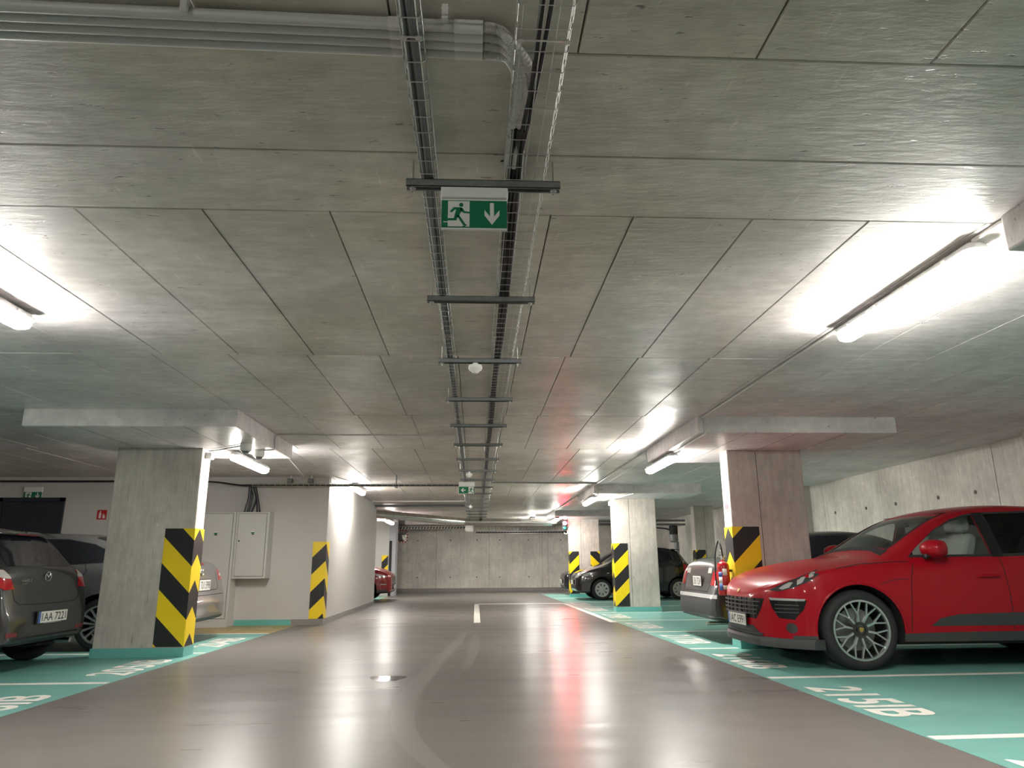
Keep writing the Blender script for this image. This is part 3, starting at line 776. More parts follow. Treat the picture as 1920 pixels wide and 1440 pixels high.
cd = thing('cable_bundle', 'dark cables dropping from the tray into the top of the wall cabinet', 'cable', (-4.05, 13.1, 1.95))
for k in range(9):
    xs = -4.10 + .024 * k
    bez_cable(cd, [(-4.07 + .012 * k, 13.06, 2.42), (-4.09 + .016 * k, 13.10, 2.36), (xs - .02 * math.sin(k), 13.13 + .006 * (k % 3), 2.18), (xs + (-.05 if k < 6 else .03), 13.12 + .008 * (k % 3), 1.952)], .0135, M['cableg'] if k % 3 == 1 else M['cableb'], 6, 5)
jb = ((-3.35, 'black junction box on the cross tray, left one'), (-2.98, 'black junction box on the cross tray, right one'))
for (x, lab) in jb:
    o = thing('junction_box', lab, 'junction box', (x, 13.0, 2.44), 'junction boxes on the cross tray')
    MB(o).box(x - .045, x + .045, 12.965, 13.035, 2.452, 2.535).build('body', M['cableb'], o, bevel=.006)
    MB(o).box(x - .04, x + .04, 12.960, 12.966, 2.458, 2.53).build('lid', M['cableg'], o)
    MB(o).cyl((x, 13.0, 2.535), (x + .02, 13.0, 2.59), .008, 8).build('gland', M['white'], o)

# ---- electrical cabinets
def cabinet(name, label, x0, x1, y0, z0, z1, plinth=False, lock='l', sock=None):
    o = thing(name, label, 'cabinet', ((x0 + x1) / 2, (y0 + CY0) / 2, z0), 'grey electrical cabinets')
    zb = z0 + (.10 if plinth else 0)
    MB(o).box(x0, x1, y0, CY0 - .001, zb, z1).build('body', M['cab'], o, bevel=.006)
    if plinth: MB(o).box(x0 - .005, x1 + .005, y0 - .01, CY0 - .001, z0, zb).build('plinth', M['cab'], o, bevel=.004)
    e = .045
    MB(o).box(x0 + e - .006, x1 - e + .006, y0 - .0015, y0 + .002, zb + e - .006, z1 - .03 + .006).build('door_gap', M['dark'], o)
    d = MB(o).box(x0 + e, x1 - e, y0 - .012, y0 - .0005, zb + e, z1 - .03).build('door', M['cab'], o, bevel=.003)
    zl = sm(z0, z1, .56) if not plinth else sm(z0, z1, .86)
    xl_ = x0 + e + .035
    MB(o).lathe([(.014, y0 - .020), (.014, y0 - .012)], (xl_, 0, zl), 'Y', 12).build('lock', M['dark'], d)
    xm = (x0 + x1) / 2 + .02; zm = 1.58 if not plinth else 1.57
    MB(o).box(xm - .028, xm + .028, y0 - .0132, y0 - .012, zm - .012, zm + .014).build('warning_label', M['green'], d)
    MB(o).box(xm - .028, xm + .028, y0 - .0132, y0 - .012, zm + .014, zm + .034).build('warning_label', M['signw'], d)
    MB(o).box(xm - .018, xm + .024, y0 - .0132, y0 - .012, zm - .032, zm - .015).build('warning_label', M['dark'], d)
    return o
cabinet('electrical_cabinet', 'tall grey floor-standing electrical cabinet behind the silver saloon', -4.92, -4.24, 12.97, 0.0, 1.945, True)
cabinet('electrical_cabinet', 'grey wall-mounted electrical cabinet without a plinth', -4.235, -3.66, 12.99, 0.80, 1.945)

# ---- fire signs, extinguisher
def fire_sign(label, origin, ux, n, w, h, inv=False):
    """flat plate; origin = centre, ux = direction along plate, n = outward normal"""
    o = thing('fire_sign', label, 'sign', origin)
    ux = Vector(ux); n = Vector(n)
    def plate(u0, u1, v0, v1, d0, d1, m, name):
        vs = []
        for d in (d0, d1):
            for (a, b) in ((u0, v0), (u1, v0), (u1, v1), (u0, v1)): vs.append(ux * a + Vector((0, 0, b)) + n * d)
        MB().add(vs, [(3, 2, 1, 0), (4, 5, 6, 7), (0, 1, 5, 4), (1, 2, 6, 5), (2, 3, 7, 6), (3, 0, 4, 7)]).build(name, m, o)
    bg, fg = (M['signw'], M['signred']) if inv else (M['signred'], M['signw'])
    if inv: plate(-w / 2 * 1.12, w / 2 * 1.12, -h / 2 * 1.08, h / 2 * 1.08, .0005, .002, M['signred'], 'border')
    plate(-w / 2, w / 2, -h / 2, h / 2, .0005, .003, bg, 'plate')
    plate(-w * .30, -w * .06, -h * .36, h * .20, .003, .0038, fg, 'extinguisher_symbol')
    plate(-w * .24, -w * .12, h * .24, h * .38, .003, .0038, fg, 'extinguisher_symbol')
    plate(w * .10, w * .20, -h * .38, h * .10, .003, .0038, fg, 'flame_symbol')
    plate(w * .20, w * .34, -h * .38, -h * .05, .003, .0038, fg, 'flame_symbol')
    return o
fire_sign('red fire extinguisher sign on the core wall right of the dark door', (-6.72, CY0 - .001, 1.925), (1, 0, 0), (0, -1, 0), .17, .17)
fire_sign('white and red extinguisher sign high on the near right pillar', (3.22, 9.075, 1.735), (0, -1, 0), (-1, 0, 0), .15, .16, True)
fx, fy, fz = 3.10, 9.06, 0.62
o = thing('fire_extinguisher', 'red fire extinguisher hung on the near right pillar', 'extinguisher', (fx, fy, fz))
MB(o).lathe([(.066, fz), (.074, fz + .012), (.076, fz + .03), (.076, fz + .34), (.070, fz + .375), (.045, fz + .40), (.024, fz + .41), (.022, fz + .43)], (fx, fy, 0), 'Z', 28).build('cylinder', M['extred'], o, smooth=True)
v = MB(o).lathe([(.020, fz + .43), (.020, fz + .455), (.026, fz + .456), (.026, fz + .475), (.012, fz + .48)], (fx, fy, 0), 'Z', 14).build('valve', M['steel2'], o, smooth=True)
MB(o).box(fx - .010, fx + .010, fy - .012, fy + .10, fz + .478, fz + .488).build('handle', M['dark'], o)
MB(o).tube([(fx, fy - .01, fz + .49), (fx, fy + .04, fz + .53), (fx, fy + .10, fz + .56)], .008, 6).build('lever', M['steel2'], o)
MB(o).tube(crom([(fx, fy - .02, fz + .46), (fx - .02, fy - .03, fz + .60), (fx - .02, fy + .05, fz + .66), (fx - .06, fy + .08, fz + .50), (fx - .085, fy + .05, fz + .30), (fx - .09, fy + .03, fz + .12)], 7), .009, 8).build('hose', M['cableb'], o, smooth=True)
MB(o).lathe([(.0765, fz + .10), (.0765, fz + .27)], (fx, fy, 0), 'Z', 40, cap=False)
def wrap_label(root, c, r, a0, a1, z0, z1, m, name):
    vs = []; fs = []; n = 10
    for i in range(n + 1):
        a = math.radians(sm(a0, a1, i / n))
        for z in (z0, z1): vs.append((c[0] + r * math.cos(a), c[1] + r * math.sin(a), z))
    for i in range(n): fs.append((2 * i, 2 * i + 2, 2 * i + 3, 2 * i + 1))
    ob = MB(root).add(vs, fs).build(name, m, root, smooth=True)
    s_ = ob.modifiers.new('thick', 'SOLIDIFY'); s_.thickness = .0006
wrap_label(o, (fx, fy), .0767, 200, 238, fz + .06, fz + .14, M['blue'], 'label'); wrap_label(o, (fx, fy), .0767, 200, 238, fz + .14, fz + .22, M['signw'], 'label')
wrap_label(o, (fx, fy), .0767, 200, 238, fz + .22, fz + .28, M['blue'], 'label')
wrap_label(o, (fx, fy), .0767, 244, 285, fz + .24, fz + .32, M['signw'], 'label'); wrap_label(o, (fx, fy), .0767, 242, 292, fz + .07, fz + .12, M['cream'], 'label')
MB(o).box(fx + .05, 3.205, fy - .03, fy + .03, fz + .28, fz + .31).build('wall_bracket', M['dark'], o)

# ---- dome cameras under the left drop panel with their conduits
for (x, y, lab) in ((-2.74, 8.52, 'white dome camera under the left drop panel, nearer one'), (-2.72, 8.98, 'white dome camera under the left drop panel, further one')):
    o = thing('dome_camera', lab, 'camera', (x, y, ZD), 'dome cameras by the left pillar')
    MB(o).lathe([(.066, ZD), (.068, ZD - .03), (.068, ZD - .072), (.060, ZD - .080)], (x, y, 0), 'Z', 24).build('housing', M['white'], o, smooth=True)
    MB(o).lathe([(.050, ZD - .080), (.048, ZD - .095), (.036, ZD - .112), (.016, ZD - .120), (.002, ZD - .121)], (x, y, 0), 'Z', 20).build('dome', M['cableg'], o, smooth=True)
    MB(o).lathe([(.064, ZD - .0795), (.064, ZD - .086), (.050, ZD - .088)], (x, y, 0), 'Z', 24).build('trim_ring', M['signw'], o, smooth=True)
def conduit(label, pts, r=.010, m='pvc', smoothp=False, cat='conduit'):
    o = MB().tube(crom(pts, 5) if smoothp else pts, r, 8).build('conduit', M[m], smooth=True)
    return tag(o, label, cat, 'surface conduits')
conduit('thin conduit from the left pillar to the dome cameras', [(-3.33, 8.95, ZD - .02), (-3.2, 8.9, ZD - .014), (-2.80, 8.56, ZD - .014)])
conduit('curved conduit climbing the left drop panel edge and crossing the ceiling to the trays', [(-2.70, 8.90, ZD - .014), (-2.52, 8.86, ZD - .014), (-2.486, 8.82, ZD + .02), (-2.484, 8.80, 2.52), (-2.46, 8.80, ZC - .02), (-2.30, 8.80, ZC - .016), (-1.2, 8.82, ZC - .016), (-0.28, 8.86, ZC - .016)], .009, smoothp=True)
conduit('conduit from the left drop panel back to the cross tray junction boxes', [(-2.70, 9.73, ZC - .014), (-3.10, 12.9, ZC - .014), (-3.14, 13.0, ZC - .06)], .011, 'pvc2')
conduit('ceiling conduit behind the camera end of the nearest right lamp', [(2.52, 2.99, ZC - .014), (2.52, 3.2, ZC - .014)], .012, 'pvc2')
conduit('ceiling conduit from the nearest right lamp to the near right drop panel', [(2.52, 4.56, ZC - .014), (2.52, 7.66, ZC - .014), (2.55, 7.685, ZC - .03), (2.55, 7.685, ZD - .01), (2.55, 7.72, ZD - .014), (2.56, 9.02, ZD - .014)], .012, 'pvc2')
conduit('ceiling conduit between the near and middle right drop panels', [(2.46, 10.12, ZC - .014), (2.43, 14.60, ZC - .014)], .013, 'pvc2')
conduit('short conduit dropping from the ceiling to the second right lamp', [(2.46, 10.12, ZC - .014), (2.47, 10.2, ZC - .02), (2.55, 10.36, ZD - .03)], .009, 'pvc2', True)
conduit('conduit round the middle right drop panel to its lamp', [(2.50, 14.605, ZC - .01), (2.50, 14.605, ZD - .01), (2.48, 14.9, ZD - .014)], .012, 'pvc2')
conduit('conduit down the face of the middle right drop panel to its pillar', [(3.25, 14.605, ZC - .01), (3.25, 14.605, ZD - .008), (3.0, 15.9, ZD - .014)], .012, 'pvc2')
conduit('ceiling conduit between the middle and furthest right drop panels', [(2.42, 17.0, ZC - .014), (2.38, 21.7, ZC - .014)], .013, 'pvc2')
conduit('dark pipe crossing the ceiling right of the trays, level with the far exit sign', [(0.3, 14.1, ZC - .016), (2.42, 14.2, ZC - .016)], .014, 'cableg2')
conduit('looped conduit from the cross tray to the lamp on the white wall', [(-2.62, 13.0, 2.46), (-2.62, 13.0, 2.56), (-2.60, 13.1, 2.585), (-2.46, 13.7, 2.585), (-2.44, 14.2, 2.585)], .009, 'pvc', True)
conduit('pale pipe crossing the ceiling beyond the white wall', [(-2.6, 18.1, ZC - .03), (-0.3, 18.1, ZC - .03)], .016, 'white')
conduit('grey pipe crossing the ceiling beyond the white wall, second one', [(-2.68, 19.3, ZC - .05), (-0.3, 19.3, ZC - .05)], .03, 'steel')
o = thing('junction_box', 'small white junction box on the middle right pillar top', 'junction box', (3.0, 16.05, 2.28))
MB(o).box(2.99, 3.05, 16.0, 16.1, 2.28, 2.38).build('body', M['white'], o, bevel=.006)
MB(o).box(2.984, 2.99, 16.005, 16.095, 2.285, 2.375).build('lid', M['white'], o)
o = thing('junction_box', 'small white junction box at the top of the left pillar', 'junction box', (-3.34, 8.98, 2.30))
MB(o).box(-3.36, -3.29, 8.93, 9.03, 2.30, 2.38).build('body', M['white'], o, bevel=.006)
MB(o).box(-3.29, -3.284, 8.935, 9.025, 2.305, 2.375).build('lid', M['white'], o)

# ---- spiral duct
dk = thing('ventilation_duct', 'silver spiral ventilation duct crossing under the ceiling', 'duct', (0, 22.0, 2.30))
p0, p1, p2 = Vector((-2.9, 18.7 + .9, 2.38)), Vector((-0.4, 22.3, 2.30)), Vector((2.35, 22.35, 2.28))
for (a, b) in ((p0, p1), (p1, p2)):
    n = 14
    for k in range(n):
        q0, q1 = a.lerp(b, k / n), a.lerp(b, (k + 1) / n)
        d = (q1 - q0).normalized()
        MB(dk).tube([q0, q0 + d * .02, q0 + d * .021, q1], [.118, .118, .112, .112], 16).build('duct_segment', M['duct'], dk, smooth=True)
# shallow beam by the far wall, cross trays at the far end
MB().box(-2.6, 3.0, 26.6, 27.5, 2.47, ZC + .01).build('trim_1', M['ceil'], kind='structure', bevel=.01)
def far_tray(label, x0, x1, y, z, m):
    o = thing('cable_tray', label, 'cable tray', ((x0 + x1) / 2, y, z))
    for dz in (0, .07): MB(o).box(x0, x1, y - .004, y + .004, z + dz - .005, z + dz + .005).build('rail', M['zinc'], o)
    MB(o).box(x0, x1, y + .01, y + .014, z, z + .07).build('web', M['dark'], o)
    mm = MB(); mm.prism([(-.03, 0), (-.005, 0), (.035, .07), (.01, .07)], 'XZ', -.003, .006); me = mm.mesh('rung')
    for xr_ in (sm(x0, x1, .2), sm(x0, x1, .8)): MB(o).cyl((xr_, y + .02, z), (xr_, y + .02, ZC + .012), .006, 6).build('threaded_rod', M['steel'], o)
    n = int((x1 - x0) / .115)
    for k in range(n): obj('rung', me, m, o, (x0 + .06 + k * .115 - (x0 + x1) / 2, 0, 0))
    return o
far_tray('pale rung cable tray crossing before the far wall, left of the trays', -3.8, -.32, 27.9, 2.37, M['signw'])
far_tray('dark rung cable tray along the far wall, right of the trays', .0, 3.95, 28.85, 2.23, M['cableg'])
# small wall box on the far wall
o = thing('wall_box', 'small pale box on the far concrete wall near the ceiling', 'box', (1.6, 28.95, 2.33))
MB(o).box(1.5, 1.7, 28.88, 28.99, 2.33, 2.45).build('body', M['white'], o, bevel=.01)
MB(o).box(1.53, 1.67, 28.872, 28.88, 2.35, 2.43).build('cover', M['pvc'], o)

# ---- traffic mirror
mi = thing('traffic_mirror', 'square traffic mirror with a red and white edge near the far wall', 'mirror', (-2.92, 28.7, 1.88))
def mir(x, z): return (x, 28.72, z)
MB(mi).box(-3.17, -2.67, 28.71, 28.76, 1.88, 2.38).build('back_plate', M['white'], mi, bevel=.01)
vs = []; fs = []; n = 10
for i in range(n + 1):
    for j in range(n + 1):
        u, w_ = i / n * 2 - 1, j / n * 2 - 1
        vs.append((-2.92 + u * .20, 28.708 - .045 * (1 - u * u) * (1 - w_ * w_) ** 1.0 - .001, 2.13 + w_ * .20))
for i in range(n):
    for j in range(n): fs.append((i * (n + 1) + j, (i + 1) * (n + 1) + j, (i + 1) * (n + 1) + j + 1, i * (n + 1) + j + 1))
MB(mi).add(vs, fs).build('mirror_glass', M['mirror'], mi, smooth=True)
for k in range(9):
    a = -.25 + k * .0555
    for side in range(4):
        b = MB(mi); c_ = M['signred'] if k % 2 else M['signw']
        if side == 0: b.box(-2.92 + a, -2.92 + a + .0555, 28.700, 28.7095, 1.88, 1.93)
        elif side == 1: b.box(-2.92 + a, -2.92 + a + .0555, 28.700, 28.7095, 2.33, 2.38)
        elif side == 2: b.box(-3.17, -3.12, 28.699, 28.7095, 2.13 + a, 2.13 + a + .0555)
        else: b.box(-2.72, -2.67, 28.699, 28.7095, 2.13 + a, 2.13 + a + .0555)
        b.build('edge_block', c_, mi)
MB(mi).cyl((-2.95, 28.76, 2.2), (-2.95, 28.99, 2.2), .02, 8).build('arm', M['steel'], mi)

# ---- signal lamps on the far right pillar
sg = thing('signal_lamp', 'red glowing signal lamp with a green lens below, on the furthest right pillar', 'signal light', (2.86, 23.2, 2.0))
MB(sg).box(2.80, 2.92, 23.22, 23.32, 2.06, 2.38).build('body', M['dark'], sg, bevel=.01)
MB(sg).lathe([(.060, 23.22), (.060, 23.19), (.045, 23.17), (.02, 23.16)], (2.86, 0, 2.295), 'Y', 18).build('red_lens', M['redl'], sg, smooth=True)
MB(sg).lathe([(.064, 23.10), (.068, 23.10), (.068, 23.22), (.064, 23.22), (.064, 23.10)], (2.86, 0, 2.295), 'Y', 18, cap=False).build('added_visor', M['dark'], sg, smooth=True)  # tube added round the lens to stop red light spilling sideways
MB(sg).lathe([(.050, 23.22), (.050, 23.19), (.038, 23.17), (.02, 23.165)], (2.86, 0, 2.15), 'Y', 18).build('green_lens', M['greenl'], sg, smooth=True)
MB(sg).box(2.92, 3.0, 23.26, 23.29, 2.15, 2.20).build('bracket', M['steel'], sg)
ringp = [(2.90 + .055 * math.cos(a), 23.25, 2.02 + .06 * math.sin(a)) for a in np.linspace(-2.9, 1.2, 12)]
MB(sg).tube(ringp, .012, 6).build('cable_loop', M['white'], sg)

# ---- pipework and unit at the right, behind the black car
un = thing('pump_unit', 'dark cylindrical pump unit with pipes above the black car', 'pump', (6.62, 24.0, 1.0))
MB(un).lathe([(.13, 1.96), (.14, 1.98), (.14, 2.24), (.10, 2.26)], (6.62, 24.0, 0), 'Z', 18).build('motor', M['dark'], un, smooth=True)
MB(un).lathe([(.10, 1.70), (.14, 1.74), (.14, 1.95), (.13, 1.96)], (6.62, 24.0, 0), 'Z', 18).build('casing', M['steel'], un, smooth=True)
MB(un).cyl((6.70, 24.0, 0), (6.70, 24.0, 1.72), .08, 12).build('riser', M['steel'], un, smooth=True)
for (z, lab) in ((2.46, 'upper dark service pipe under the ceiling behind the middle right pillar'), (2.33, 'lower dark service pipe under the ceiling behind the middle right pillar')):
    o = MB().tube([(3.4, 24.6, z), (7.14, 24.4, z - .02)], .035, 10).build('service_pipe', M['steel'], smooth=True)
    tag(o, lab, 'pipe', 'service pipes at the back right')
o = MB().tube(crom([(4.6, 24.2, 2.30), (5.6, 24.1, 2.22), (6.3, 24.0, 2.16), (6.5, 24.0, 2.10)], 6), .022, 8).build('hose', M['cableb'], smooth=True)
tag(o, 'dark hose leading into the pump unit', 'hose')

# ================================================================== CARS
def paint(name, col, rough=0.28, metal=0.0, coat=1.0, flake=0.0):
    m = mat(name, col, rough, metal, coat=coat)
    return m
M['tyre'] = mat('tyre rubber', (0.018, 0.018, 0.019), 0.75, bump=0.1, bscale=90)
M['arch'] = mat('wheel well', (0.008, 0.008, 0.008), 0.9)
M['trim'] = mat('black trim', (0.022, 0.023, 0.024), 0.5)
M['trimg'] = mat('gloss black trim', (0.010, 0.010, 0.011), 0.15)
M['rubber'] = mat('dark grey plastic', (0.045, 0.047, 0.047), 0.55)
M['alloy'] = mat('machined alloy', (0.55, 0.56, 0.57), 0.28, 0.8)
M['alloyd'] = mat('dark alloy', (0.05, 0.05, 0.052), 0.4, 0.5)
M['hubcap'] = mat('silver hubcap', (0.48, 0.48, 0.47), 0.38, 0.35)
M['chrome'] = mat('chrome', (0.75, 0.75, 0.74), 0.10, 1.0)
M['disc'] = mat('brake disc', (0.22, 0.21, 0.20), 0.4, 0.8)
M['glassd'] = mat('dark car glass', (0.010, 0.012, 0.016), 0.04, spec=0.6)
M['glasst'] = glass_mat('tinted car glass', (0.86, 0.89, 0.88))
M['glassp'] = glass_mat('privacy car glass', (0.30, 0.31, 0.32))
M['lens'] = mat('lamp lens', (0.55, 0.55, 0.54), 0.08, 0.35, coat=1.0)
M['lensd'] = mat('smoked lamp bowl', (0.05, 0.05, 0.052), 0.12, 0.3, coat=1.0)
M['tail'] = mat('red tail lens', (0.42, 0.010, 0.016), 0.12, coat=1.0)
M['tailc'] = mat('clear tail lens', (0.62, 0.58, 0.54), 0.12, coat=1.0)
M['taild'] = mat('dim red lens', (0.16, 0.012, 0.02), 0.3)
M['plate'] = mat('number plate', (0.72, 0.71, 0.66), 0.45)
M['ink'] = mat('plate ink', (0.015, 0.015, 0.02), 0.5)
M['seat'] = mat('light leather', (0.50, 0.49, 0.46), 0.5)
M['cabin'] = mat('dark cabin trim', (0.02, 0.02, 0.021), 0.7)
M['gold'] = mat('gold badge', (0.55, 0.36, 0.10), 0.3, 0.6)
M['seam'] = mat('panel gap', (0.006, 0.006, 0.006), 0.8)

def pchip(x, y):
    x = np.array(x, float); y = np.array(y, float); h = np.diff(x); d = np.diff(y) / h
    m = np.zeros(len(x)); m[0], m[-1] = d[0], d[-1]
    for i in range(1, len(x) - 1):
        if d[i - 1] * d[i] > 0:
            w1, w2 = 2 * h[i] + h[i - 1], h[i] + 2 * h[i - 1]
            m[i] = (w1 + w2) / (w1 / d[i - 1] + w2 / d[i])
    def f(t):
        i = int(min(max(np.searchsorted(x, t) - 1, 0), len(h) - 1)); s = (t - x[i]) / h[i]
        return ((1 + 2 * s) * (1 - s) ** 2 * y[i] + s * (1 - s) ** 2 * h[i] * m[i] + s * s * (3 - 2 * s) * y[i + 1] + s * s * (s - 1) * h[i] * m[i + 1])
    return f

def body_mesh(rows, stations=62):
    """closed car body lofted from rows (x, zbot, zsh, ztop, hw, hwt, crown)"""
    T = np.array(rows, float); F = [pchip(T[:, 0], T[:, k]) for k in range(1, 7)]
    xs = np.linspace(T[0, 0], T[-1, 0], 900)
    q = np.array([[f(x) for f in F] for x in xs])
    ds = np.sqrt(np.diff(xs) ** 2 + 0.6 * np.diff(q[:, 2]) ** 2 + 0.6 * np.diff(q[:, 3]) ** 2 + .5 * np.diff(q[:, 0]) ** 2)
    s = np.concatenate([[0], np.cumsum(ds)]); X = np.interp(np.linspace(0, s[-1], stations), s, xs)
    vs = []; fs = []
    for x in X:
        zb, zs, zt, hw, ht, cr = [f(x) for f in F]
        ze = zt - cr; zs = min(zs, ze - .005)
        hs = zs - zb
        pts = [(0, zb), (hw * .5, zb), (hw * 1.0, zb + .005), (hw - .02, zb + .07 * min(1, hs / .5)), (hw - .004, zb + .30 * hs), (hw, zb + .58 * hs), (hw - .012, zb + .84 * hs), (hw - .035, zs),
               (sm(hw - .045, ht, .33), sm(zs, ze, .38)), (sm(hw - .05, ht, .72), sm(zs, ze, .75)), (ht, ze), (ht * .82, zt - cr * .52), (ht * .5, zt - cr * .16), (0, zt)]
        ring = [(y, z) for y, z in pts] + [(-y, z) for y, z in pts[-2:0:-1]]
        vs += [(x, y, z) for y, z in ring]
    n = 26
    for i in range(len(X) - 1):
        for k in range(n): fs.append((i * n + k, i * n + (k + 1) % n, (i + 1) * n + (k + 1) % n, (i + 1) * n + k))
    fs.append(tuple(range(n))); fs.append(tuple((len(X) - 1) * n + k for k in range(n - 1, -1, -1)))
    return MB().add(vs, fs).mesh('body', True)

def apply_mods(o):
    dg = bpy.context.evaluated_depsgraph_get(); dg.update()
    me = bpy.data.meshes.new_from_object(o.evaluated_get(dg)); o.modifiers.clear()
    old = o.data; o.data = me; bpy.data.meshes.remove(old)

class Car:
    def __init__(s, label, cat, rows, col_mat, wheels, loc, rz, R=0.31, tw=0.20, group='parked cars', archR=None, inset=0.02):
        s.root = thing('car', label, cat, loc, group, rz)
        s.rows = rows; s.L = rows[-1][0]; s.R = R; s.wx = wheels; s.mat = col_mat
        me = body_mesh(rows)
        o = bpy.data.objects.new('body', me); C.objects.link(o)
        sd = o.modifiers.new('s', 'SUBSURF'); sd.levels = 2; sd.render_levels = 2
        apply_mods(o)
        bm = bmesh.new(); bm.from_mesh(o.data); s.bvh = BVHTree.FromBMesh(bm); bm.free()
        o.data.materials.clear(); o.data.materials.append(col_mat); o.data.materials.append(M['arch'])
        o.data.polygons.foreach_set('use_smooth', [True] * len(o.data.polygons))
        s.body = o; o.parent = s.root
        s.hw = max(r[4] for r in rows); s.tw = tw
        ar = archR or R + 0.055
        cu = MB()
        for x in wheels:
            for sg in (-1, 1):
                a, b = sorted((sg * (s.hw - tw - .10), sg * (s.hw + .3)))
                cu.lathe([(ar, a), (ar, b)], (x, 0, R), 'Y', 40)
        s.boolean(cu, mats=True)
        for pl in s.body.data.polygons:
            if pl.normal.z < -.55 and pl.center.z < .42: pl.material_index = 1
    def boolean(s, mb, mats=False):
        co = mb.build('cutter', None); co.parent = s.root
        if mats:
            co.data.materials.append(s.mat); co.data.materials.append(M['arch'])
            co.data.polygons.foreach_set('material_index', [1] * len(co.data.polygons))
        b = s.body.modifiers.new('b', 'BOOLEAN'); b.operation = 'DIFFERENCE'; b.solver = 'EXACT'; b.object = co
        if mats:
            try: b.material_mode = 'INDEX'
            except Exception: pass
        apply_mods(s.body)
        cm = co.data; bpy.data.objects.remove(co); bpy.data.meshes.remove(cm)
        s.body.data.polygons.foreach_set('use_smooth', [True] * len(s.body.data.polygons))
        try: s.body.data.set_sharp_from_angle(angle=math.radians(40))
        except Exception: pass
    def hit(s, view, a, b):
        if view == 'L': o, d = Vector((a, -4, b)), Vector((0, 1, 0))
        elif view == 'R': o, d = Vector((a, 4, b)), Vector((0, -1, 0))
        elif view == 'F': o, d = Vector((-3, a, b)), Vector((1, 0, 0))
        elif view == 'B': o, d = Vector((s.L + 3, a, b)), Vector((-1, 0, 0))
        else: o, d = Vector((a, b, 4)), Vector((0, 0, -1))
        p, n, i, ds = s.bvh.ray_cast(o, d)
        if p is None:
            q = o + d * 4
            p, n, i, ds = s.bvh.find_nearest(q)
        if n.dot(d) > 0: n = -n
        return p, n
    def decal(s, name, outline, view, m, off=.004, thick=.008, grid=.045, parent=None, smooth=False, label=None, crop=None):
        """outline traced on the body surface: view L/R = (x,z), F/B = (y,z), T = (x,y)"""
        if smooth: outline = crom(outline, 5, True)
        bm = bmesh.new()
        vs = [bm.verts.new((a, b, 0)) for a, b in outline]; bm.faces.new(vs)
        for ax in (0, 1):
            lo = min(p[ax] for p in outline); hi = max(p[ax] for p in outline); n = int((hi - lo) / grid)
            for k in range(1, n + 1):
                c = lo + (hi - lo) * k / (n + 1)
                co = Vector((c if ax == 0 else 0, c if ax == 1 else 0, 0)); no = Vector((1 if ax == 0 else 0, 1 if ax == 1 else 0, 0))
                bmesh.ops.bisect_plane(bm, geom=bm.verts[:] + bm.edges[:] + bm.faces[:], plane_co=co, plane_no=no)
        bmesh.ops.triangulate(bm, faces=bm.faces[:])
        bm.verts.ensure_lookup_table()
        N = len(bm.verts); pos = []; nor = []
        for v in bm.verts:
            p, n = s.hit(view, v.co.x, v.co.y); pos.append(p + n * off); nor.append(n)
        faces = [[v.index for v in f.verts] for f in bm.faces]
        border = [(e.verts[0].index, e.verts[1].index) for e in bm.edges if len(e.link_faces) == 1]
        bm.free()
        mb = MB()
        vv = pos + [p - n * thick for p, n in zip(pos, nor)]
        ff = [tuple(f) for f in faces] + [tuple(i + N for i in f[::-1]) for f in faces] + [(a, b, b + N, a + N) for a, b in border]
        mb.add(vv, ff)
        o = mb.build(name, m, parent or s.root, smooth=True)
        if label: o['label'] = label
        return o
    def both(s, name, outline, m, **k):
        a = s.decal(name, outline, 'L', m, **k); b = s.decal(name, outline, 'R', m, **k); return a, b
    def seam(s, pts, view, w=.007, m=None, name='panel_gap'):
        pts = [np.array(p, float) for p in pts]; A = []; B = []
        for i in range(len(pts)):
            t = pts[min(i + 1, len(pts) - 1)] - pts[max(i - 1, 0)]; t /= np.linalg.norm(t); n = np.array((-t[1], t[0])) * w / 2
            A.append(tuple(pts[i] + n)); B.append(tuple(pts[i] - n))
        return s.decal(name, A + B[::-1], view, m or M['seam'], off=.0012, thick=.004, grid=.06)
    def part(s, name, mb, m, parent=None, smooth=True, bevel=0): return mb.build(name, m, parent or s.root, smooth=smooth, bevel=bevel)
    def lettering(s, txt, w, h, pos, normal_view, m, parent=None, name='lettering', tilt=0.0, bold=0.0):
        me = text_fit(txt, w, h, bold=bold)
        o = obj(name, me, m, parent or s.root, pos)
        rz = {'F': -math.pi / 2, 'B': math.pi / 2, 'L': 0, 'R': math.pi}[normal_view]
        o.rotation_euler = (math.pi / 2 - tilt, 0, rz)
        return o
    def plate(s, view, y, z, txt, w=.52, h=.11, tilt=0.0, small=None, blue=True, gap_above=.006):
        p, n = s.hit(view, y, z)
        sgn = -1 if view == 'F' else 1
        x = p.x + sgn * .012
        o = s.part('number_plate', MB().box(min(x, x + sgn * .012), max(x, x + sgn * .012), y - w / 2 - .012, y + w / 2 + .012, z - h / 2 - .012, z + h / 2 + .012), M['trim'], bevel=.004)
        xs = x + sgn * .012
        s.part('plate_face', MB().box(min(xs, xs + sgn * .002), max(xs, xs + sgn * .002), y - w / 2, y + w / 2, z - h / 2, z + h / 2), M['plate'], o, False)
        xt = xs + sgn * .0026
        k = -1 if view == 'F' else 1      # reading direction across the plate: +y to the right seen from behind, -y seen from the front
        if blue: s.part('blue_band', MB().box(min(xs, xt), max(xs, xt), min(y - k * w / 2, y - k * (w / 2 - .04)), max(y - k * w / 2, y - k * (w / 2 - .04)), z - h / 2, z + h / 2), M['blue'], o, False)
        s.lettering(txt, w * .84, h * .72, (xt + sgn * .0004, y + k * w * .035, z), view, M['ink'], o, 'plate_letters', bold=.008)
        if small: s.lettering(small, w * .6, .012, (xs + sgn * .0012, y, z - h / 2 - .007), view, M['plate'], o, 'dealer_lettering')
        return o
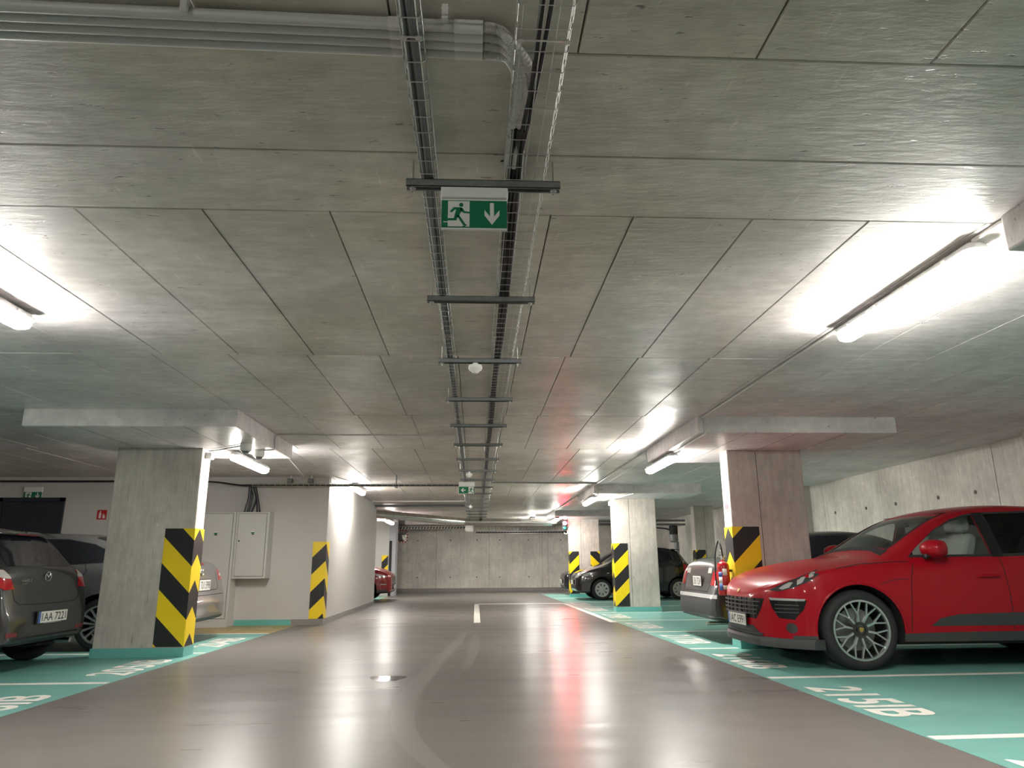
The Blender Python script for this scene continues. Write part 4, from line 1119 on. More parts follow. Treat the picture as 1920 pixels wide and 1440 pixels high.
    def windows(s, quads, m=None, frame=True):
        for nm, ol in quads:
            if frame:
                s.both('window_frame', ol, M['trim'], off=.0025, thick=.006)
            c = np.mean(np.array(ol), axis=0)
            s.both(nm, [tuple(c + (np.array(p) - c) * np.array((.965, .93))) for p in ol], m or M['glassd'], off=.0045, thick=.006)
    def add_wheels(s, style, rimR, face=None):
        proto = None
        for i, x in enumerate(s.wx):
            for sg in (-1, 1):
                if proto is None: proto = make_wheel(style, s.R, s.tw, rimR); w = proto
                else: w = clone(proto)
                w.parent = s.root; w.location = (x, sg * (s.hw - s.tw / 2 - .012), s.R)
                w.rotation_euler = (0, 0.35 * i + .2, 0 if sg < 0 else math.pi)

def make_wheel(style, R, w, r):
    """axis y, outer face towards -y"""
    h = w / 2
    t = MB().lathe([(r - .012, -h + .02), (r + .004, -h + .008), (r + (R - r) * .45, -h), (R - .03, -h + .006), (R - .008, -h + .03), (R, -h + .06), (R, h - .06), (R - .008, h - .03), (R - .03, h - .006), (r + .004, h - .008), (r - .012, h - .02), (r - .012, -h + .02)], (0, 0, 0), 'Y', 48, cap=False).build('wheel', M['tyre'], None, smooth=True)
    t['label'] = 'black tyre with its rim'
    MB().lathe([(r + .004, -h + .012), (r, -h + .018), (r - .018, -h + .03), (r - .022, h - .03), (r, h - .02)], (0, 0, 0), 'Y', 44, cap=False).build('rim_barrel', M['alloyd'], t, smooth=True)
    MB().lathe([(r + .006, -h + .010), (r + .006, -h + .004), (r - .012, -h + .004), (r - .014, -h + .020)], (0, 0, 0), 'Y', 44, cap=False).build('rim_lip', M['alloy'] if style != 'cap' else M['hubcap'], t, smooth=True)
    MB().lathe([(r * .72, .005), (r * .72, .025), (.05, .025)], (0, 0, 0), 'Y', 32).build('brake_disc', M['disc'], t, smooth=True)
    yf = -h + .022
    def bar(m, a0, r0, a1, r1, w0, w1, y0=yf, d=.03, dish=.012):
        p = np.array((math.cos(a0) * r0, math.sin(a0) * r0)); q = np.array((math.cos(a1) * r1, math.sin(a1) * r1))
        tt = (q - p) / np.linalg.norm(q - p); n = np.array((-tt[1], tt[0]))
        A, B, Cc, D = p + n * w0 / 2, p - n * w0 / 2, q - n * w1 / 2, q + n * w1 / 2
        yo, yi = y0 + dish, y0 - .004
        vs = [(A[0], yo, A[1]), (B[0], yo, B[1]), (Cc[0], yi, Cc[1]), (D[0], yi, D[1])]
        vs += [(a, b + d, c) for a, b, c in vs]
        m.add(vs, [(0, 1, 2, 3), (7, 6, 5, 4), (0, 4, 5, 1), (1, 5, 6, 2), (2, 6, 7, 3), (3, 7, 4, 0)])
    if style == 'spyder':
        n = 10
        for k in range(n):
            a = 2 * math.pi * k / n; m = MB(); dl = math.pi / n
            bar(m, a, .055, a, r * .56, .020, .018, dish=.016, d=.028); bar(m, a, r * .54, a + dl * .62, r * .99, .015, .013, dish=.004, d=.022); bar(m, a, r * .54, a - dl * .62, r * .99, .015, .013, dish=.004, d=.022)
            m.build('spoke', M['alloy'], t)
        MB().lathe([(.075, yf + .01), (.072, yf + .002), (.05, yf + .004), (.048, yf + .016)], (0, 0, 0), 'Y', 24, cap=False).build('hub', M['alloyd'], t, smooth=True)
        MB().lathe([(.036, yf - .002), (.036, yf + .03)], (0, 0, 0), 'Y', 20).build('hub_cap', M['alloyd'], t, smooth=True)
        MB().prism([(-.020, .024), (.020, .024), (.020, -.004), (0, -.026), (-.020, -.004)], 'XZ', yf - .0055, yf - .001).build('crest', M['gold'], t)
    elif style == 'multi':
        n = 14
        for k in range(n):
            m = MB(); a = 2 * math.pi * k / n; bar(m, a, .05, a, r * .985, .016, .030, dish=.014, d=.02); m.build('spoke', M['alloy'], t)
        MB().lathe([(.062, yf + .012), (.058, yf + .002), (.01, yf)], (0, 0, 0), 'Y', 20).build('hub_cap', M['alloy'], t, smooth=True)
    else:
        # moulded cover with a ring of openings
        n = 8
        for k in range(n):
            m = MB(); a = 2 * math.pi * k / n; bar(m, a, .07, a, r * .98, .050, .085, dish=-.006, d=.014); m.build('cover_arm', M['hubcap'], t)
        MB().lathe([(r * .985, yf - .004), (r * .86, yf - .010), (r * .80, yf - .006), (r * .80, yf + .008)], (0, 0, 0), 'Y', 40, cap=False).build('cover_ring', M['hubcap'], t, smooth=True)
        MB().lathe([(r * .46, yf + .008), (r * .44, yf - .010), (.05, yf - .016), (.045, yf - .012), (.002, yf - .012)], (0, 0, 0), 'Y', 28).build('cover_centre', M['hubcap'], t, smooth=True)
    return t
def mirror_housing(car, x, z, m, side, y0, k=1.0):
    """door mirror: shell, glass and stalk"""
    sg = -1 if side == 'L' else 1
    bm_ = MB()
    vs = []; fs = []; n = 12
    prof = [(0, .02, .02), (.02, .060, .045), (.06, .085, .065), (.11, .080, .068), (.15, .060, .06), (.165, .045, .052)]
    prof = [(a * k, b * k, c * k) for a, b, c in prof]
    # loft along x (front to back), cross-section superellipse in (y,z)
    for (dx, ry, rz_) in prof:
        for k in range(n):
            a = 2 * math.pi * k / n
            vs.append((x + dx, sg * (y0 + .105 + ry * 1.15 * math.copysign(abs(math.cos(a)) ** .8, math.cos(a))), z + rz_ * math.copysign(abs(math.sin(a)) ** .8, math.sin(a))))
    for i in range(len(prof) - 1):
        for k in range(n): fs.append((i * n + k, i * n + (k + 1) % n, (i + 1) * n + (k + 1) % n, (i + 1) * n + k))
    fs.append(tuple(range(n))[::-1]); fs.append(tuple((len(prof) - 1) * n + k for k in range(n)))
    o = car.part('door_mirror', bm_.add(vs, fs), m)
    car.part('mirror_stalk', MB().tube([(x + .08, sg * (y0 - .06), z - .09), (x + .085, sg * (y0 + .03), z - .075), (x + .09, sg * (y0 + .09), z - .045)], [.026, .024, .022], 8), M['trim'], o)
    car.part('mirror_foot', MB().tube([(x + .02, sg * (y0 + .11), z - .062), (x + .15, sg * (y0 + .11), z - .058)], .022, 8), M['trim'], o)
    car.part('mirror_glass', MB().prism([(sg * (y0 + .105 + .075 * math.cos(a)), z + .046 * math.sin(a)) for a in np.linspace(0, 2 * math.pi, 12, endpoint=False)], 'YZ', x + .1645 * k, x + .168 * k), M['mirror'], o, False)

# ---------------------------------------------------------------- red sport utility car, near right
rowsU = [(0.00, .40, .57, .62, .20, .13, .015), (.015, .33, .63, .685, .33, .24, .02), (.05, .28, .69, .745, .46, .36, .025), (.11, .24, .745, .805, .60, .49, .03), (.20, .22, .795, .86, .735, .61, .04), (.32, .21, .845, .915, .85, .70, .045), (.50, .21, .90, .97, .93, .76, .05), (.90, .22, .965, 1.035, .958, .80, .05),
         (1.28, .22, .995, 1.085, .958, .80, .05), (1.44, .22, 1.00, 1.15, .958, .79, .055), (1.75, .22, 1.01, 1.335, .958, .74, .06), (2.05, .22, 1.015, 1.49, .958, .69, .06), (2.35, .22, 1.02, 1.575, .958, .665, .055), (2.80, .22, 1.03, 1.612, .958, .65, .05),
         (3.30, .22, 1.05, 1.59, .958, .64, .05), (3.80, .22, 1.07, 1.52, .952, .63, .05), (4.10, .24, 1.08, 1.43, .94, .62, .05), (4.40, .28, 1.06, 1.24, .91, .66, .05), (4.55, .32, 1.01, 1.10, .88, .70, .05), (4.64, .38, .90, .96, .83, .70, .04), (4.68, .46, .76, .80, .75, .62, .03)]
M['red'] = mat('red car paint', (0.34, 0.003, 0.012), 0.35, 0.0, spec=0.15, coat=0.32)
rowsU = [((.93 - (.93 - r[0]) * .93 if r[0] < .93 else r[0]),) + r[1:] for r in rowsU]
fm = lambda ol: [((.93 - (.93 - a) * .93 if a < .93 else a), b) for a, b in ol]
suv = Car('red sport utility car with many-spoked alloy wheels, parked nose out at the right', 'car', rowsU, M['red'], (0.93, 3.74), (2.78, 7.955, 0.0), 0, R=0.372, tw=0.25, archR=.425)
# hollow the shell and open the windows
sd = suv.body.modifiers.new('shell', 'SOLIDIFY'); sd.thickness = .03; sd.offset = -1; sd.use_even_offset = False; sd.material_offset = 2; sd.material_offset_rim = 2
suv.body.data.materials.append(M['cabin']); suv.body.data.materials.append(M['cabin'])
apply_mods(suv.body)
wF = [(1.53, 1.055), (1.67, 1.16), (1.90, 1.315), (2.12, 1.42), (2.30, 1.475), (2.40, 1.485), (2.39, 1.06)]
wR = [(2.47, 1.06), (2.48, 1.495), (2.95, 1.51), (3.35, 1.46), (3.58, 1.395), (3.54, 1.085)]
wQ = [(3.64, 1.095), (3.68, 1.385), (3.90, 1.33), (4.10, 1.24), (4.02, 1.12)]
wS = [(1.47, -.60), (1.47, .60), (2.12, .53), (2.14, 0), (2.12, -.53)]           # windscreen seen from above
wB = [(3.98, -.52), (3.98, .52), (4.36, .56), (4.36, -.56)]
def shrink(ol, fx_, fy_):
    c = np.mean(np.array(ol), axis=0); return [tuple(c + (np.array(p) - c) * np.array((fx_, fy_))) for p in ol]
cut = MB()
for ol in (wF, wR): cut.prism(shrink(ol, .975, .95), 'XZ', -2, 2)
cut.prism(wS, 'XY', 1.02, 2.0); cut.prism(wB, 'XY', 1.02, 2.0)
suv.boolean(cut)
sh = shrink(wF, .985, .965)
for nm, ol, gm in (('front_side_glass', wF, M['glasst']), ('rear_side_glass', wR, M['glassp'])):
    suv.both(nm, shrink(ol, .99, .975), gm, off=-.006, thick=.004)
    # rubber frame round the opening
    for view in ('L', 'R'):
        o_ = shrink(ol, 1.012, 1.03); i_ = shrink(ol, .965, .93); n_ = len(ol)
        for k in range(n_):
            suv.decal('window_frame', [o_[k], o_[(k + 1) % n_], i_[(k + 1) % n_], i_[k]], view, M['trim'], off=.003, thick=.010, grid=.07)
suv.both('pillar_trim', [(2.375, 1.05), (2.385, 1.495), (2.495, 1.50), (2.485, 1.05)], M['trimg'], off=.004, thick=.008)
suv.both('quarter_glass', wQ, M['glassd'], off=.002)
suv.decal('windscreen', [(1.45, -.62), (1.45, .62), (2.14, .545), (2.16, 0), (2.14, -.545)], 'T', M['glasst'], off=-.004, thick=.004)
suv.decal('rear_window', shrink(wB, 1.03, 1.02), 'T', M['glassp'], off=-.004, thick=.004)
for sgn in (-1, 1):
    suv.decal('windscreen_trim', [(1.42, sgn * .63), (1.42, sgn * .60), (2.13, sgn * .525), (2.16, sgn * .552)], 'T', M['trim'], off=.002)
suv.decal('cowl', [(1.33, -.70), (1.40, -.40), (1.41, 0), (1.40, .40), (1.33, .70), (1.44, .66), (1.475, .3), (1.485, 0), (1.475, -.3), (1.44, -.66)], 'T', M['trim'], off=.003)
# cabin
fl = suv.part('cabin_floor', MB().box(1.3, 4.2, -.80, .80, .50, .56), M['cabin'])
suv.part('dashboard', MB().prism([(1.30, .80), (1.30, 1.0), (1.45, 1.04), (1.60, 1.03), (1.70, .90), (1.68, .70)], 'XZ', -.76, .76), M['cabin'], bevel=.03)
for (x, y) in ((2.02, -.36), (2.02, .36), (2.95, -.38), (2.95, .38)):
    st = suv.part('seat', MB().prism([(x - .10, .56), (x - .30, .72), (x - .26, .80), (x + .12, .76), (x + .33, 1.28), (x + .43, 1.30), (x + .46, 1.22), (x + .26, .62)], 'XZ', y - .25, y + .25), M['seat'], bevel=.05)
    suv.part('headrest', MB().prism([(x + .34, 1.32), (x + .33, 1.46), (x + .38, 1.51), (x + .46, 1.50), (x + .47, 1.33), (x + .42, 1.30)], 'XZ', y - .14, y + .14), M['seat'], st, bevel=.03)
    for dy in (-.06, .06): suv.part('headrest_post', MB().cyl((x + .40, y + dy, 1.27), (x + .41, y + dy, 1.34), .008, 6), M['chrome'], st)
sw = [(1.76 + .06 * math.sin(a) * .4, -.36 + .18 * math.cos(a), 1.05 + .17 * math.sin(a)) for a in np.linspace(0, 2 * math.pi, 24)]
swo = suv.part('steering_wheel', MB().tube(sw, .016, 8), M['cabin'])
suv.part('steering_hub', MB().box(1.72, 1.77, -.46, -.26, 1.0, 1.10), M['cabin'], swo, bevel=.02)
suv.part('interior_mirror', MB().box(2.02, 2.05, -.12, .12, 1.38, 1.45), M['cabin'], bevel=.012)
suv.part('headlining', MB().box(2.15, 3.9, -.55, .55, 1.505, 1.512), M['cabin'])
# front end
suv.decal('grille', [(-.55, .655), (.55, .655), (.51, .56), (.43, .455), (-.43, .455), (-.51, .56)], 'F', M['trimg'], off=.003)
for k, z in enumerate((.50, .54, .58, .62)):
    w_ = .42 + .10 * (z - .46) / .2
    suv.decal('grille_bar', [(-w_, z - .006), (w_, z - .006), (w_, z + .006), (-w_, z + .006)], 'F', M['rubber'], off=.016, thick=.02)
for y in (-.40, -.26, -.13, 0, .13, .26, .40):
    suv.decal('grille_bar', [(y - .006, .465), (y + .006, .465), (y + .006, .655), (y - .006, .655)], 'F', M['rubber'], off=.012, thick=.02)
suv.decal('lower_intake', [(-.36, .385), (.36, .385), (.46, .315), (-.46, .315)], 'F', M['trim'], off=.004)
suv.decal('skid_plate', [(-.50, .318), (.50, .318), (.50, .296), (-.50, .296)], 'F', M['rubber'], off=.012, thick=.02)
for sgn in (-1, 1):
    ins = suv.decal('side_intake', [(sgn * .61, .650), (sgn * .89, .645), (sgn * .875, .56), (sgn * .82, .465), (sgn * .70, .475), (sgn * .64, .57)], 'F', M['trimg'], off=.003)
    suv.decal('running_light', [(sgn * .61, .665), (sgn * .885, .660), (sgn * .88, .640), (sgn * .63, .642)], 'F', M['lens'], off=.010, thick=.014, parent=ins)
    for z in (.60, .565, .53):
        suv.decal('intake_slat', [(sgn * .67, z - .005), (sgn * .85, z - .005), (sgn * .85, z + .005), (sgn * .67, z + .005)], 'F', M['rubber'], off=.010, thick=.014, parent=ins)
    suv.decal('fog_lamp', [(sgn * (.79 + .04 * math.cos(a)), .385 + .048 * math.sin(a)) for a in np.linspace(0, 2 * math.pi, 12, endpoint=False)], 'F', M['lensd'], off=.006)
# splitter and skirts: dark lower edge
lip = []
for t in np.linspace(-1, 1, 25):
    y = t * .93; p, n = suv.hit('F', max(min(y, .90), -.90), .30)
    lip.append((min(p.x, .55) - .012, y))
mb = MB(); vs = []; fs = []
for (x, y) in lip: vs += [(x, y, .285), (x - .02, y, .255), (x - .012, y, .195), (x + .10, y * .97, .19), (x + .10, y * .97, .285)]
for i in range(len(lip) - 1):
    for k in range(5): fs.append((i * 5 + k, i * 5 + (k + 1) % 5, (i + 1) * 5 + (k + 1) % 5, (i + 1) * 5 + k))
fs += [tuple(range(5)), tuple(len(vs) - 5 + k for k in range(4, -1, -1))]
suv.part('front_splitter', mb.add(vs, fs), M['rubber'])
for view in ('L', 'R'):
    suv.decal('bumper_skirt', fm([(.27, .215), (.27, .315), (.38, .318), (.475, .318), (.465, .205)]), view, M['rubber'], off=.006, thick=.012)
    suv.decal('sill_trim', [(1.34, .225), (1.345, .335), (1.7, .345), (2.6, .350), (3.32, .350), (3.33, .225)], view, M['rubber'], off=.008, thick=.014)
    sb = suv.decal('side_blade', [(1.62, .405), (1.72, .475), (1.90, .51), (2.6, .525), (3.28, .53), (3.24, .42), (2.6, .405)], view, M['rubber'], off=.006, thick=.010)
    hl = suv.decal('headlight', fm([(.135, .735), (.20, .782), (.32, .842), (.45, .895), (.61, .94), (.55, .885), (.45, .825), (.32, .770), (.20, .728)]), view, M['lensd'], off=.004, thick=.012, smooth=False)
    suv.decal('lamp_reflector', fm([(.225, .745), (.275, .765), (.315, .815), (.285, .815), (.235, .785), (.20, .755)]), view, M['lens'], off=.0065, thick=.004, parent=hl)
    suv.decal('lamp_reflector', fm([(.34, .79), (.385, .81), (.43, .868), (.395, .862), (.35, .83)]), view, M['lens'], off=.0065, thick=.004, parent=hl)
    suv.decal('lamp_reflector', fm([(.455, .855), (.50, .875), (.54, .913), (.505, .908), (.465, .885)]), view, M['lens'], off=.0065, thick=.004, parent=hl)
    suv.seam([(1.42, .36), (1.44, .55), (1.47, .75), (1.50, .90), (1.56, 1.04)], view)
    suv.seam([(2.45, .36), (2.455, .7), (2.44, 1.05)], view)
    suv.seam([(3.36, .60), (3.58, .82), (3.62, 1.07)], view)
    suv.seam([(1.16, .795), (1.30, .835), (1.47, .845)], view, .006)
    
    suv.seam([(.76, .945), (1.0, .985), (1.30, 1.005), (1.50, 1.01)], view, .006)
    for xh in (2.27, 3.12):
        sg_ = -1 if view == 'L' else 1
        p, n = suv.hit(view, xh, .865)
        hd = suv.part('door_handle', MB().tube([(xh - .11, p.y - sg_ * .002, .862), (xh - .085, p.y + sg_ * .026, .866), (xh + .085, p.y + sg_ * .028, .872), (xh + .11, p.y, .872)], [.012, .013, .013, .012], 8), M['red'])
        suv.decal('handle_recess', [(xh - .09, .845), (xh + .09, .85), (xh + .10, .885), (xh - .09, .88)], view, M['red'], off=.001, thick=.004, parent=hd)
    ar = [( .93 + .437 * math.cos(a), .372 + .437 * math.sin(a)) for a in np.linspace(.12, math.pi - .12, 20)]
    for cx_ in (.93, 3.74):
        arc = []
        for a in np.linspace(-.05, math.pi + .05, 26):
            xx, zz = cx_ + .432 * math.cos(a), .372 + .432 * math.sin(a); zz = max(zz, .24)
            p, n = suv.hit(view, xx, zz); arc.append(p + n * .001)
        suv.part('arch_lip', MB().tube(arc, .012, 6), M['red'])
mirror_housing(suv, 1.60, 1.13, M['red'], 'L', .90, 1.3); mirror_housing(suv, 1.60, 1.13, M['red'], 'R', .90, 1.3)
suv.plate('F', -0.02, .43, '1AC E991', tilt=0)
suv.add_wheels('spyder', .275)
for view in ('L', 'R'):
    suv.decal('tail_light', [(4.42, .90), (4.60, .88), (4.60, .99), (4.46, 1.02)], view, M['tail'], off=.004)
suv.decal('hood_badge', [(-.035, .735), (.035, .735), (.03, .71), (0, .69), (-.03, .71)], 'F', M['gold'], off=.004)

# ---------------------------------------------------------------- dark grey small hatchback, near left (rear to the lane)
rowsH = [(0, .30, .58, .62, .50, .38, .02), (.06, .22, .67, .71, .66, .5, .03), (.2, .2, .74, .80, .76, .6, .04), (.5, .19, .84, .90, .83, .66, .05), (.85, .19, .90, .97, .848, .70, .05), (1.05, .19, .92, 1.03, .848, .70, .05), (1.35, .19, .94, 1.20, .848, .65, .06),
         (1.70, .19, .95, 1.38, .848, .60, .06), (2.0, .19, .965, 1.455, .848, .575, .05), (2.4, .19, .98, 1.478, .848, .56, .05), (2.9, .19, 1.005, 1.46, .846, .55, .05), (3.25, .20, 1.02, 1.415, .838, .54, .05), (3.44, .22, 1.02, 1.37, .83, .53, .05), (3.53, .24, 1.0, 1.29, .825, .55, .05),
         (3.66, .26, .98, 1.12, .815, .60, .05), (3.74, .27, .96, 1.03, .80, .62, .04), (3.79, .27, .90, .965, .79, .64, .04), (3.825, .27, .78, .83, .78, .66, .03), (3.85, .27, .64, .68, .76, .66, .02), (3.878, .29, .53, .56, .70, .60, .02), (3.888, .35, .47, .49, .60, .50, .01)]
M['dgrey'] = mat('dark grey car paint', (0.018, 0.020, 0.024), 0.32, 0.1, coat=0.9)
hat = Car('dark grey small hatchback parked at the left edge, rear to the lane', 'car', rowsH, M['dgrey'], (.78, 3.27), (-8.33, 8.02, 0), 0, R=.298, tw=.19)
hat.windows([('front_side_glass', [(1.28, 1.0), (1.62, 1.22), (1.90, 1.355), (2.25, 1.39), (2.22, 1.015)]), ('rear_side_glass', [(2.30, 1.02), (2.32, 1.39), (2.85, 1.375), (3.18, 1.30), (3.22, 1.10), (3.0, 1.05)])])
hat.decal('rear_window', [(-.56, 1.02), (.56, 1.02), (.53, 1.20), (.46, 1.325), (-.46, 1.325), (-.53, 1.20)], 'B', M['glassd'], off=.004, smooth=False)
hat.decal('windscreen', [(1.12, -.60), (1.12, .60), (1.75, .52), (1.75, -.52)], 'T', M['glassd'], off=.003)
hat.part('roof_spoiler', MB().prism([(3.30, 1.40), (3.30, 1.365), (3.52, 1.335), (3.53, 1.355)], 'XZ', -.55, .55), M['dgrey'], bevel=.012)
hat.part('high_brake_light', MB().box(3.515, 3.54, -.16, .16, 1.338, 1.354), M['taild'])
for sgn in (-1, 1):
    tl = hat.decal('tail_light', [(sgn * .575, .80), (sgn * .64, .985), (sgn * .785, 1.005), (sgn * .80, .86), (sgn * .72, .795)], 'B', M['tail'], off=.006, thick=.02)
    hat.decal('clear_lens', [(sgn * .60, .90), (sgn * .65, .980), (sgn * .780, .998), (sgn * .79, .93), (sgn * .70, .905)], 'B', M['tailc'], off=.009, thick=.008, parent=tl)
    hat.decal('tail_light', [(3.50, .84), (3.52, .985), (3.66, .95), (3.74, .82)], 'L' if sgn < 0 else 'R', M['tail'], off=.005)
    hat.decal('fog_reflector', [(sgn * .52, .355), (sgn * .68, .36), (sgn * .68, .40), (sgn * .52, .395)], 'B', M['taild'], off=.004)
hat.seam([(-.60, .80), (-.575, .70), (-.50, .655), (-.2, .645), (.2, .645), (.50, .655), (.575, .70), (.60, .80)], 'B', .010)
hat.seam([(-.60, .80), (-.58, .90), (-.595, 1.02)], 'B', .006); hat.seam([(.60, .80), (.58, .90), (.595, 1.02)], 'B', .006)
hat.decal('bumper_recess', [(-.55, .345), (.55, .345), (.60, .325), (-.60, .325)], 'B', M['seam'], off=.003)
hat.decal('diffuser', [(-.62, .30), (.62, .30), (.58, .275), (-.58, .275)], 'B', M['trim'], off=.004)
hat.plate('B', .02, .515, '1AA 7221', small='www.autosport.cz')
# round winged badge
p, n = hat.hit('B', 0, .915)
rg = [(p.x + .010, .052 * math.cos(a), .915 + .046 * math.sin(a)) for a in np.linspace(0, 2 * math.pi, 20)]
bd = hat.part('badge', MB().tube(rg, .0055, 6), M['chrome'])
hat.part('badge_wing', MB().tube([(p.x + .010, -.040, .940), (p.x + .012, -.018, .925), (p.x + .012, 0, .905), (p.x + .012, .018, .925), (p.x + .010, .040, .940)], .0055, 6), M['chrome'], bd)
p, n = hat.hit('B', -.42, .865)
hat.lettering('mazda 2', .17, .032, (p.x + .022, -.40, .885), 'B', M['chrome'], name='model_lettering')
hat.lettering('SPORT', .09, .012, (p.x + .024, -.43, .850), 'B', M['chrome'], name='dealer_lettering')
hat.part('exhaust_pipe', MB().tube([(3.55, .50, .245), (3.86, .50, .235)], .026, 12), M['chrome'])
hat.part('rear_axle', MB().tube([(3.27, -.7, .26), (3.27, .7, .26)], .04, 8), M['arch'])
hat.part('rear_muffler', MB().box(3.35, 3.7, .15, .55, .20, .30), M['arch'], bevel=.03)
for view in ('L', 'R'):
    hat.seam([(1.20, .30), (1.15, .60), (1.22, .97)], view); hat.seam([(2.27, .30), (2.27, 1.0)], view); hat.seam([(2.95, .62), (3.10, .82), (3.10, 1.02)], view)
    hat.decal('headlight', [(.16, .66), (.40, .72), (.62, .82), (.50, .70), (.26, .62)], view, M['lens'], off=.004)
hat.decal('grille', [(-.34, .56), (.34, .56), (.40, .36), (-.40, .36)], 'F', M['trim'])
hat.add_wheels('cap', .195)

# ---------------------------------------------------------------- silver saloon behind the left pillar (rear to the lane)
def rows_saloon(L=4.77, H=1.47, hw=.91):
    k = L / 4.77; g = H / 1.47
    r = [(0, .32, .58, .62, .54, .42, .02), (.05, .24, .67, .71, .70, .55, .03), (.2, .21, .74, .79, .82, .64, .04), (.55, .20, .83, .89, .89, .72, .05), (.95, .20, .89, .95, .908, .75, .05), (1.30, .20, .92, 1.0, .91, .75, .05), (1.6, .20, .94, 1.14, .91, .69, .06),
         (2.0, .20, .955, 1.34, .91, .62, .06), (2.3, .20, .965, 1.43, .91, .59, .05), (2.7, .20, .975, 1.468, .91, .58, .05), (3.25, .20, .985, 1.45, .91, .575, .05), (3.6, .20, .995, 1.38, .905, .575, .055), (3.90, .20, 1.00, 1.26, .90, .60, .055), (4.12, .21, 1.01, 1.145, .895, .66, .05), (4.35, .23, 1.01, 1.115, .88, .68, .04),
         (4.55, .25, 1.0, 1.10, .86, .66, .04), (4.63, .27, .95, 1.04, .85, .66, .035), (4.68, .28, .80, .86, .84, .70, .03), (4.72, .29, .66, .70, .82, .70, .02), (4.75, .31, .56, .59, .78, .66, .02), (4.77, .36, .49, .51, .68, .56, .01)]
    return [(a * k, b, c * g, d * g, e * hw / .91, f * hw / .91, q) for a, b, c, d, e, f, q in r]
M['silver'] = mat('silver grey car paint', (0.20, 0.205, 0.21), 0.30, 0.55, coat=1.0)
sal = Car('silver grey saloon behind the left pillar, rear to the lane', 'car', rows_saloon(), M['silver'], (.95, 3.80), (-8.46, 10.38, 0), 0, R=.318, tw=.21)
def saloon_details(c, glass=None, k=1.0):
    c.windows([('front_side_glass', [(1.66 * k, .98), (2.0 * k, 1.20), (2.28 * k, 1.33), (2.62 * k, 1.375), (2.60 * k, .995)]), ('rear_side_glass', [(2.67 * k, 1.0), (2.69 * k, 1.375), (3.15 * k, 1.365), (3.50 * k, 1.30), (3.80 * k, 1.17), (3.72 * k, 1.06)])], glass)
    c.decal('rear_window', [(3.45 * k, -.50), (3.45 * k, .50), (4.08 * k, .58), (4.08 * k, -.58)], 'T', M['glassd'], off=.003)
    c.decal('windscreen', [(1.42 * k, -.64), (1.42 * k, .64), (2.15 * k, .53), (2.15 * k, -.53)], 'T', M['glassd'], off=.003)
    for view in ('L', 'R'):
        c.seam([(1.38 * k, .28), (1.36 * k, .60), (1.45 * k, .93)], view); c.seam([(2.64 * k, .28), (2.64 * k, .97)], view)
        c.seam([(3.30 * k, .66), (3.46 * k, .80), (3.56 * k, .96), (3.48 * k, 1.10)], view)
        sg_ = -1 if view == 'L' else 1
        for xh in (2.42 * k, 3.30 * k):
            p, n = c.hit(view, xh, .86)
            c.part('door_handle', MB().tube([(xh - .10, p.y, .855), (xh - .07, p.y + sg_ * .028, .86), (xh + .07, p.y + sg_ * .028, .865), (xh + .10, p.y, .865)], .014, 8), M['alloy'])
        c.decal('headlight', [(.20 * k, .66), (.45 * k, .72), (.70 * k, .80), (.58 * k, .68), (.30 * k, .62)], view, M['lens'], off=.004)
    c.decal('grille', [(-.36, .60), (.36, .60), (.40, .40), (-.40, .40)], 'F', M['trim'])
saloon_details(sal)
for sgn in (-1, 1):
    tl = sal.decal('tail_light', [(sgn * .64, .82), (sgn * .66, .97), (sgn * .835, .97), (sgn * .84, .82)], 'B', M['tail'], off=.005, thick=.02)
    sal.decal('clear_lens', [(sgn * .68, .875), (sgn * .69, .91), (sgn * .825, .915), (sgn * .825, .88)], 'B', M['tailc'], off=.008, thick=.008, parent=tl)
    sal.decal('tail_light', [(4.42, .80), (4.46, .95), (4.62, .945), (4.67, .80)], 'L' if sgn < 0 else 'R', M['tail'], off=.005)
sal.decal('high_brake_light', [(-.20, 1.03), (.20, 1.03), (.20, 1.06), (-.20, 1.06)], 'B', M['taild'], off=.004)
sal.seam([(-.56, .95), (-.55, .72), (-.50, .69), (.50, .69), (.55, .72), (.56, .95)], 'B', .008)
sal.seam([(-.84, .63), (0, .625), (.84, .63)], 'B', .008)
sal.decal('bumper_recess', [(-.66, .335), (.66, .335), (.62, .30), (-.62, .30)], 'B', M['trim'], off=.004)
sal.plate('B', 0, .76, '7U1 5998', h=.14, w=.40, blue=False)
p, n = sal.hit('B', 0, .93)
rg = [(p.x + .012, .055 * math.cos(a), .93 + .050 * math.sin(a)) for a in np.linspace(0, 2 * math.pi, 20)]
bd = sal.part('badge', MB().tube(rg, .006, 6), M['chrome'])
sal.part('badge_letters', MB().tube([(p.x + .012, -.034, .965), (p.x + .012, -.014, .892), (p.x + .012, 0, .925), (p.x + .012, .014, .892), (p.x + .012, .034, .965)], .005, 6), M['chrome'], bd)
sal.add_wheels('multi', .225)

# ---------------------------------------------------------------- dark saloon behind the near right pillar (rear to the lane)
M['graph'] = mat('graphite car paint', (0.026, 0.025, 0.025), 0.28, 0.15, coat=1.0)
sa2 = Car('dark graphite saloon behind the fire extinguisher, rear to the lane', 'car', rows_saloon(4.6, 1.45, .88), M['graph'], (.93, 3.55), (3.06 + 4.6, 10.26, 0), math.pi, R=.31, tw=.20)
saloon_details(sa2, None, .964)
for sgn in (-1, 1):
    sa2.decal('tail_light', [(sgn * .60, .72), (sgn * .62, .90), (sgn * .80, .90), (sgn * .81, .72)], 'B', M['tail'], off=.005, thick=.02)
    sa2.decal('reversing_lens', [(sgn * .42, .875), (sgn * .42, .945), (sgn * .55, .945), (sgn * .56, .875)], 'B', M['tailc'], off=.005)
sa2.decal('bumper_strip', [(-.80, .555), (.80, .555), (.80, .605), (-.80, .605)], 'B', M['hubcap'], off=.014, thick=.02)
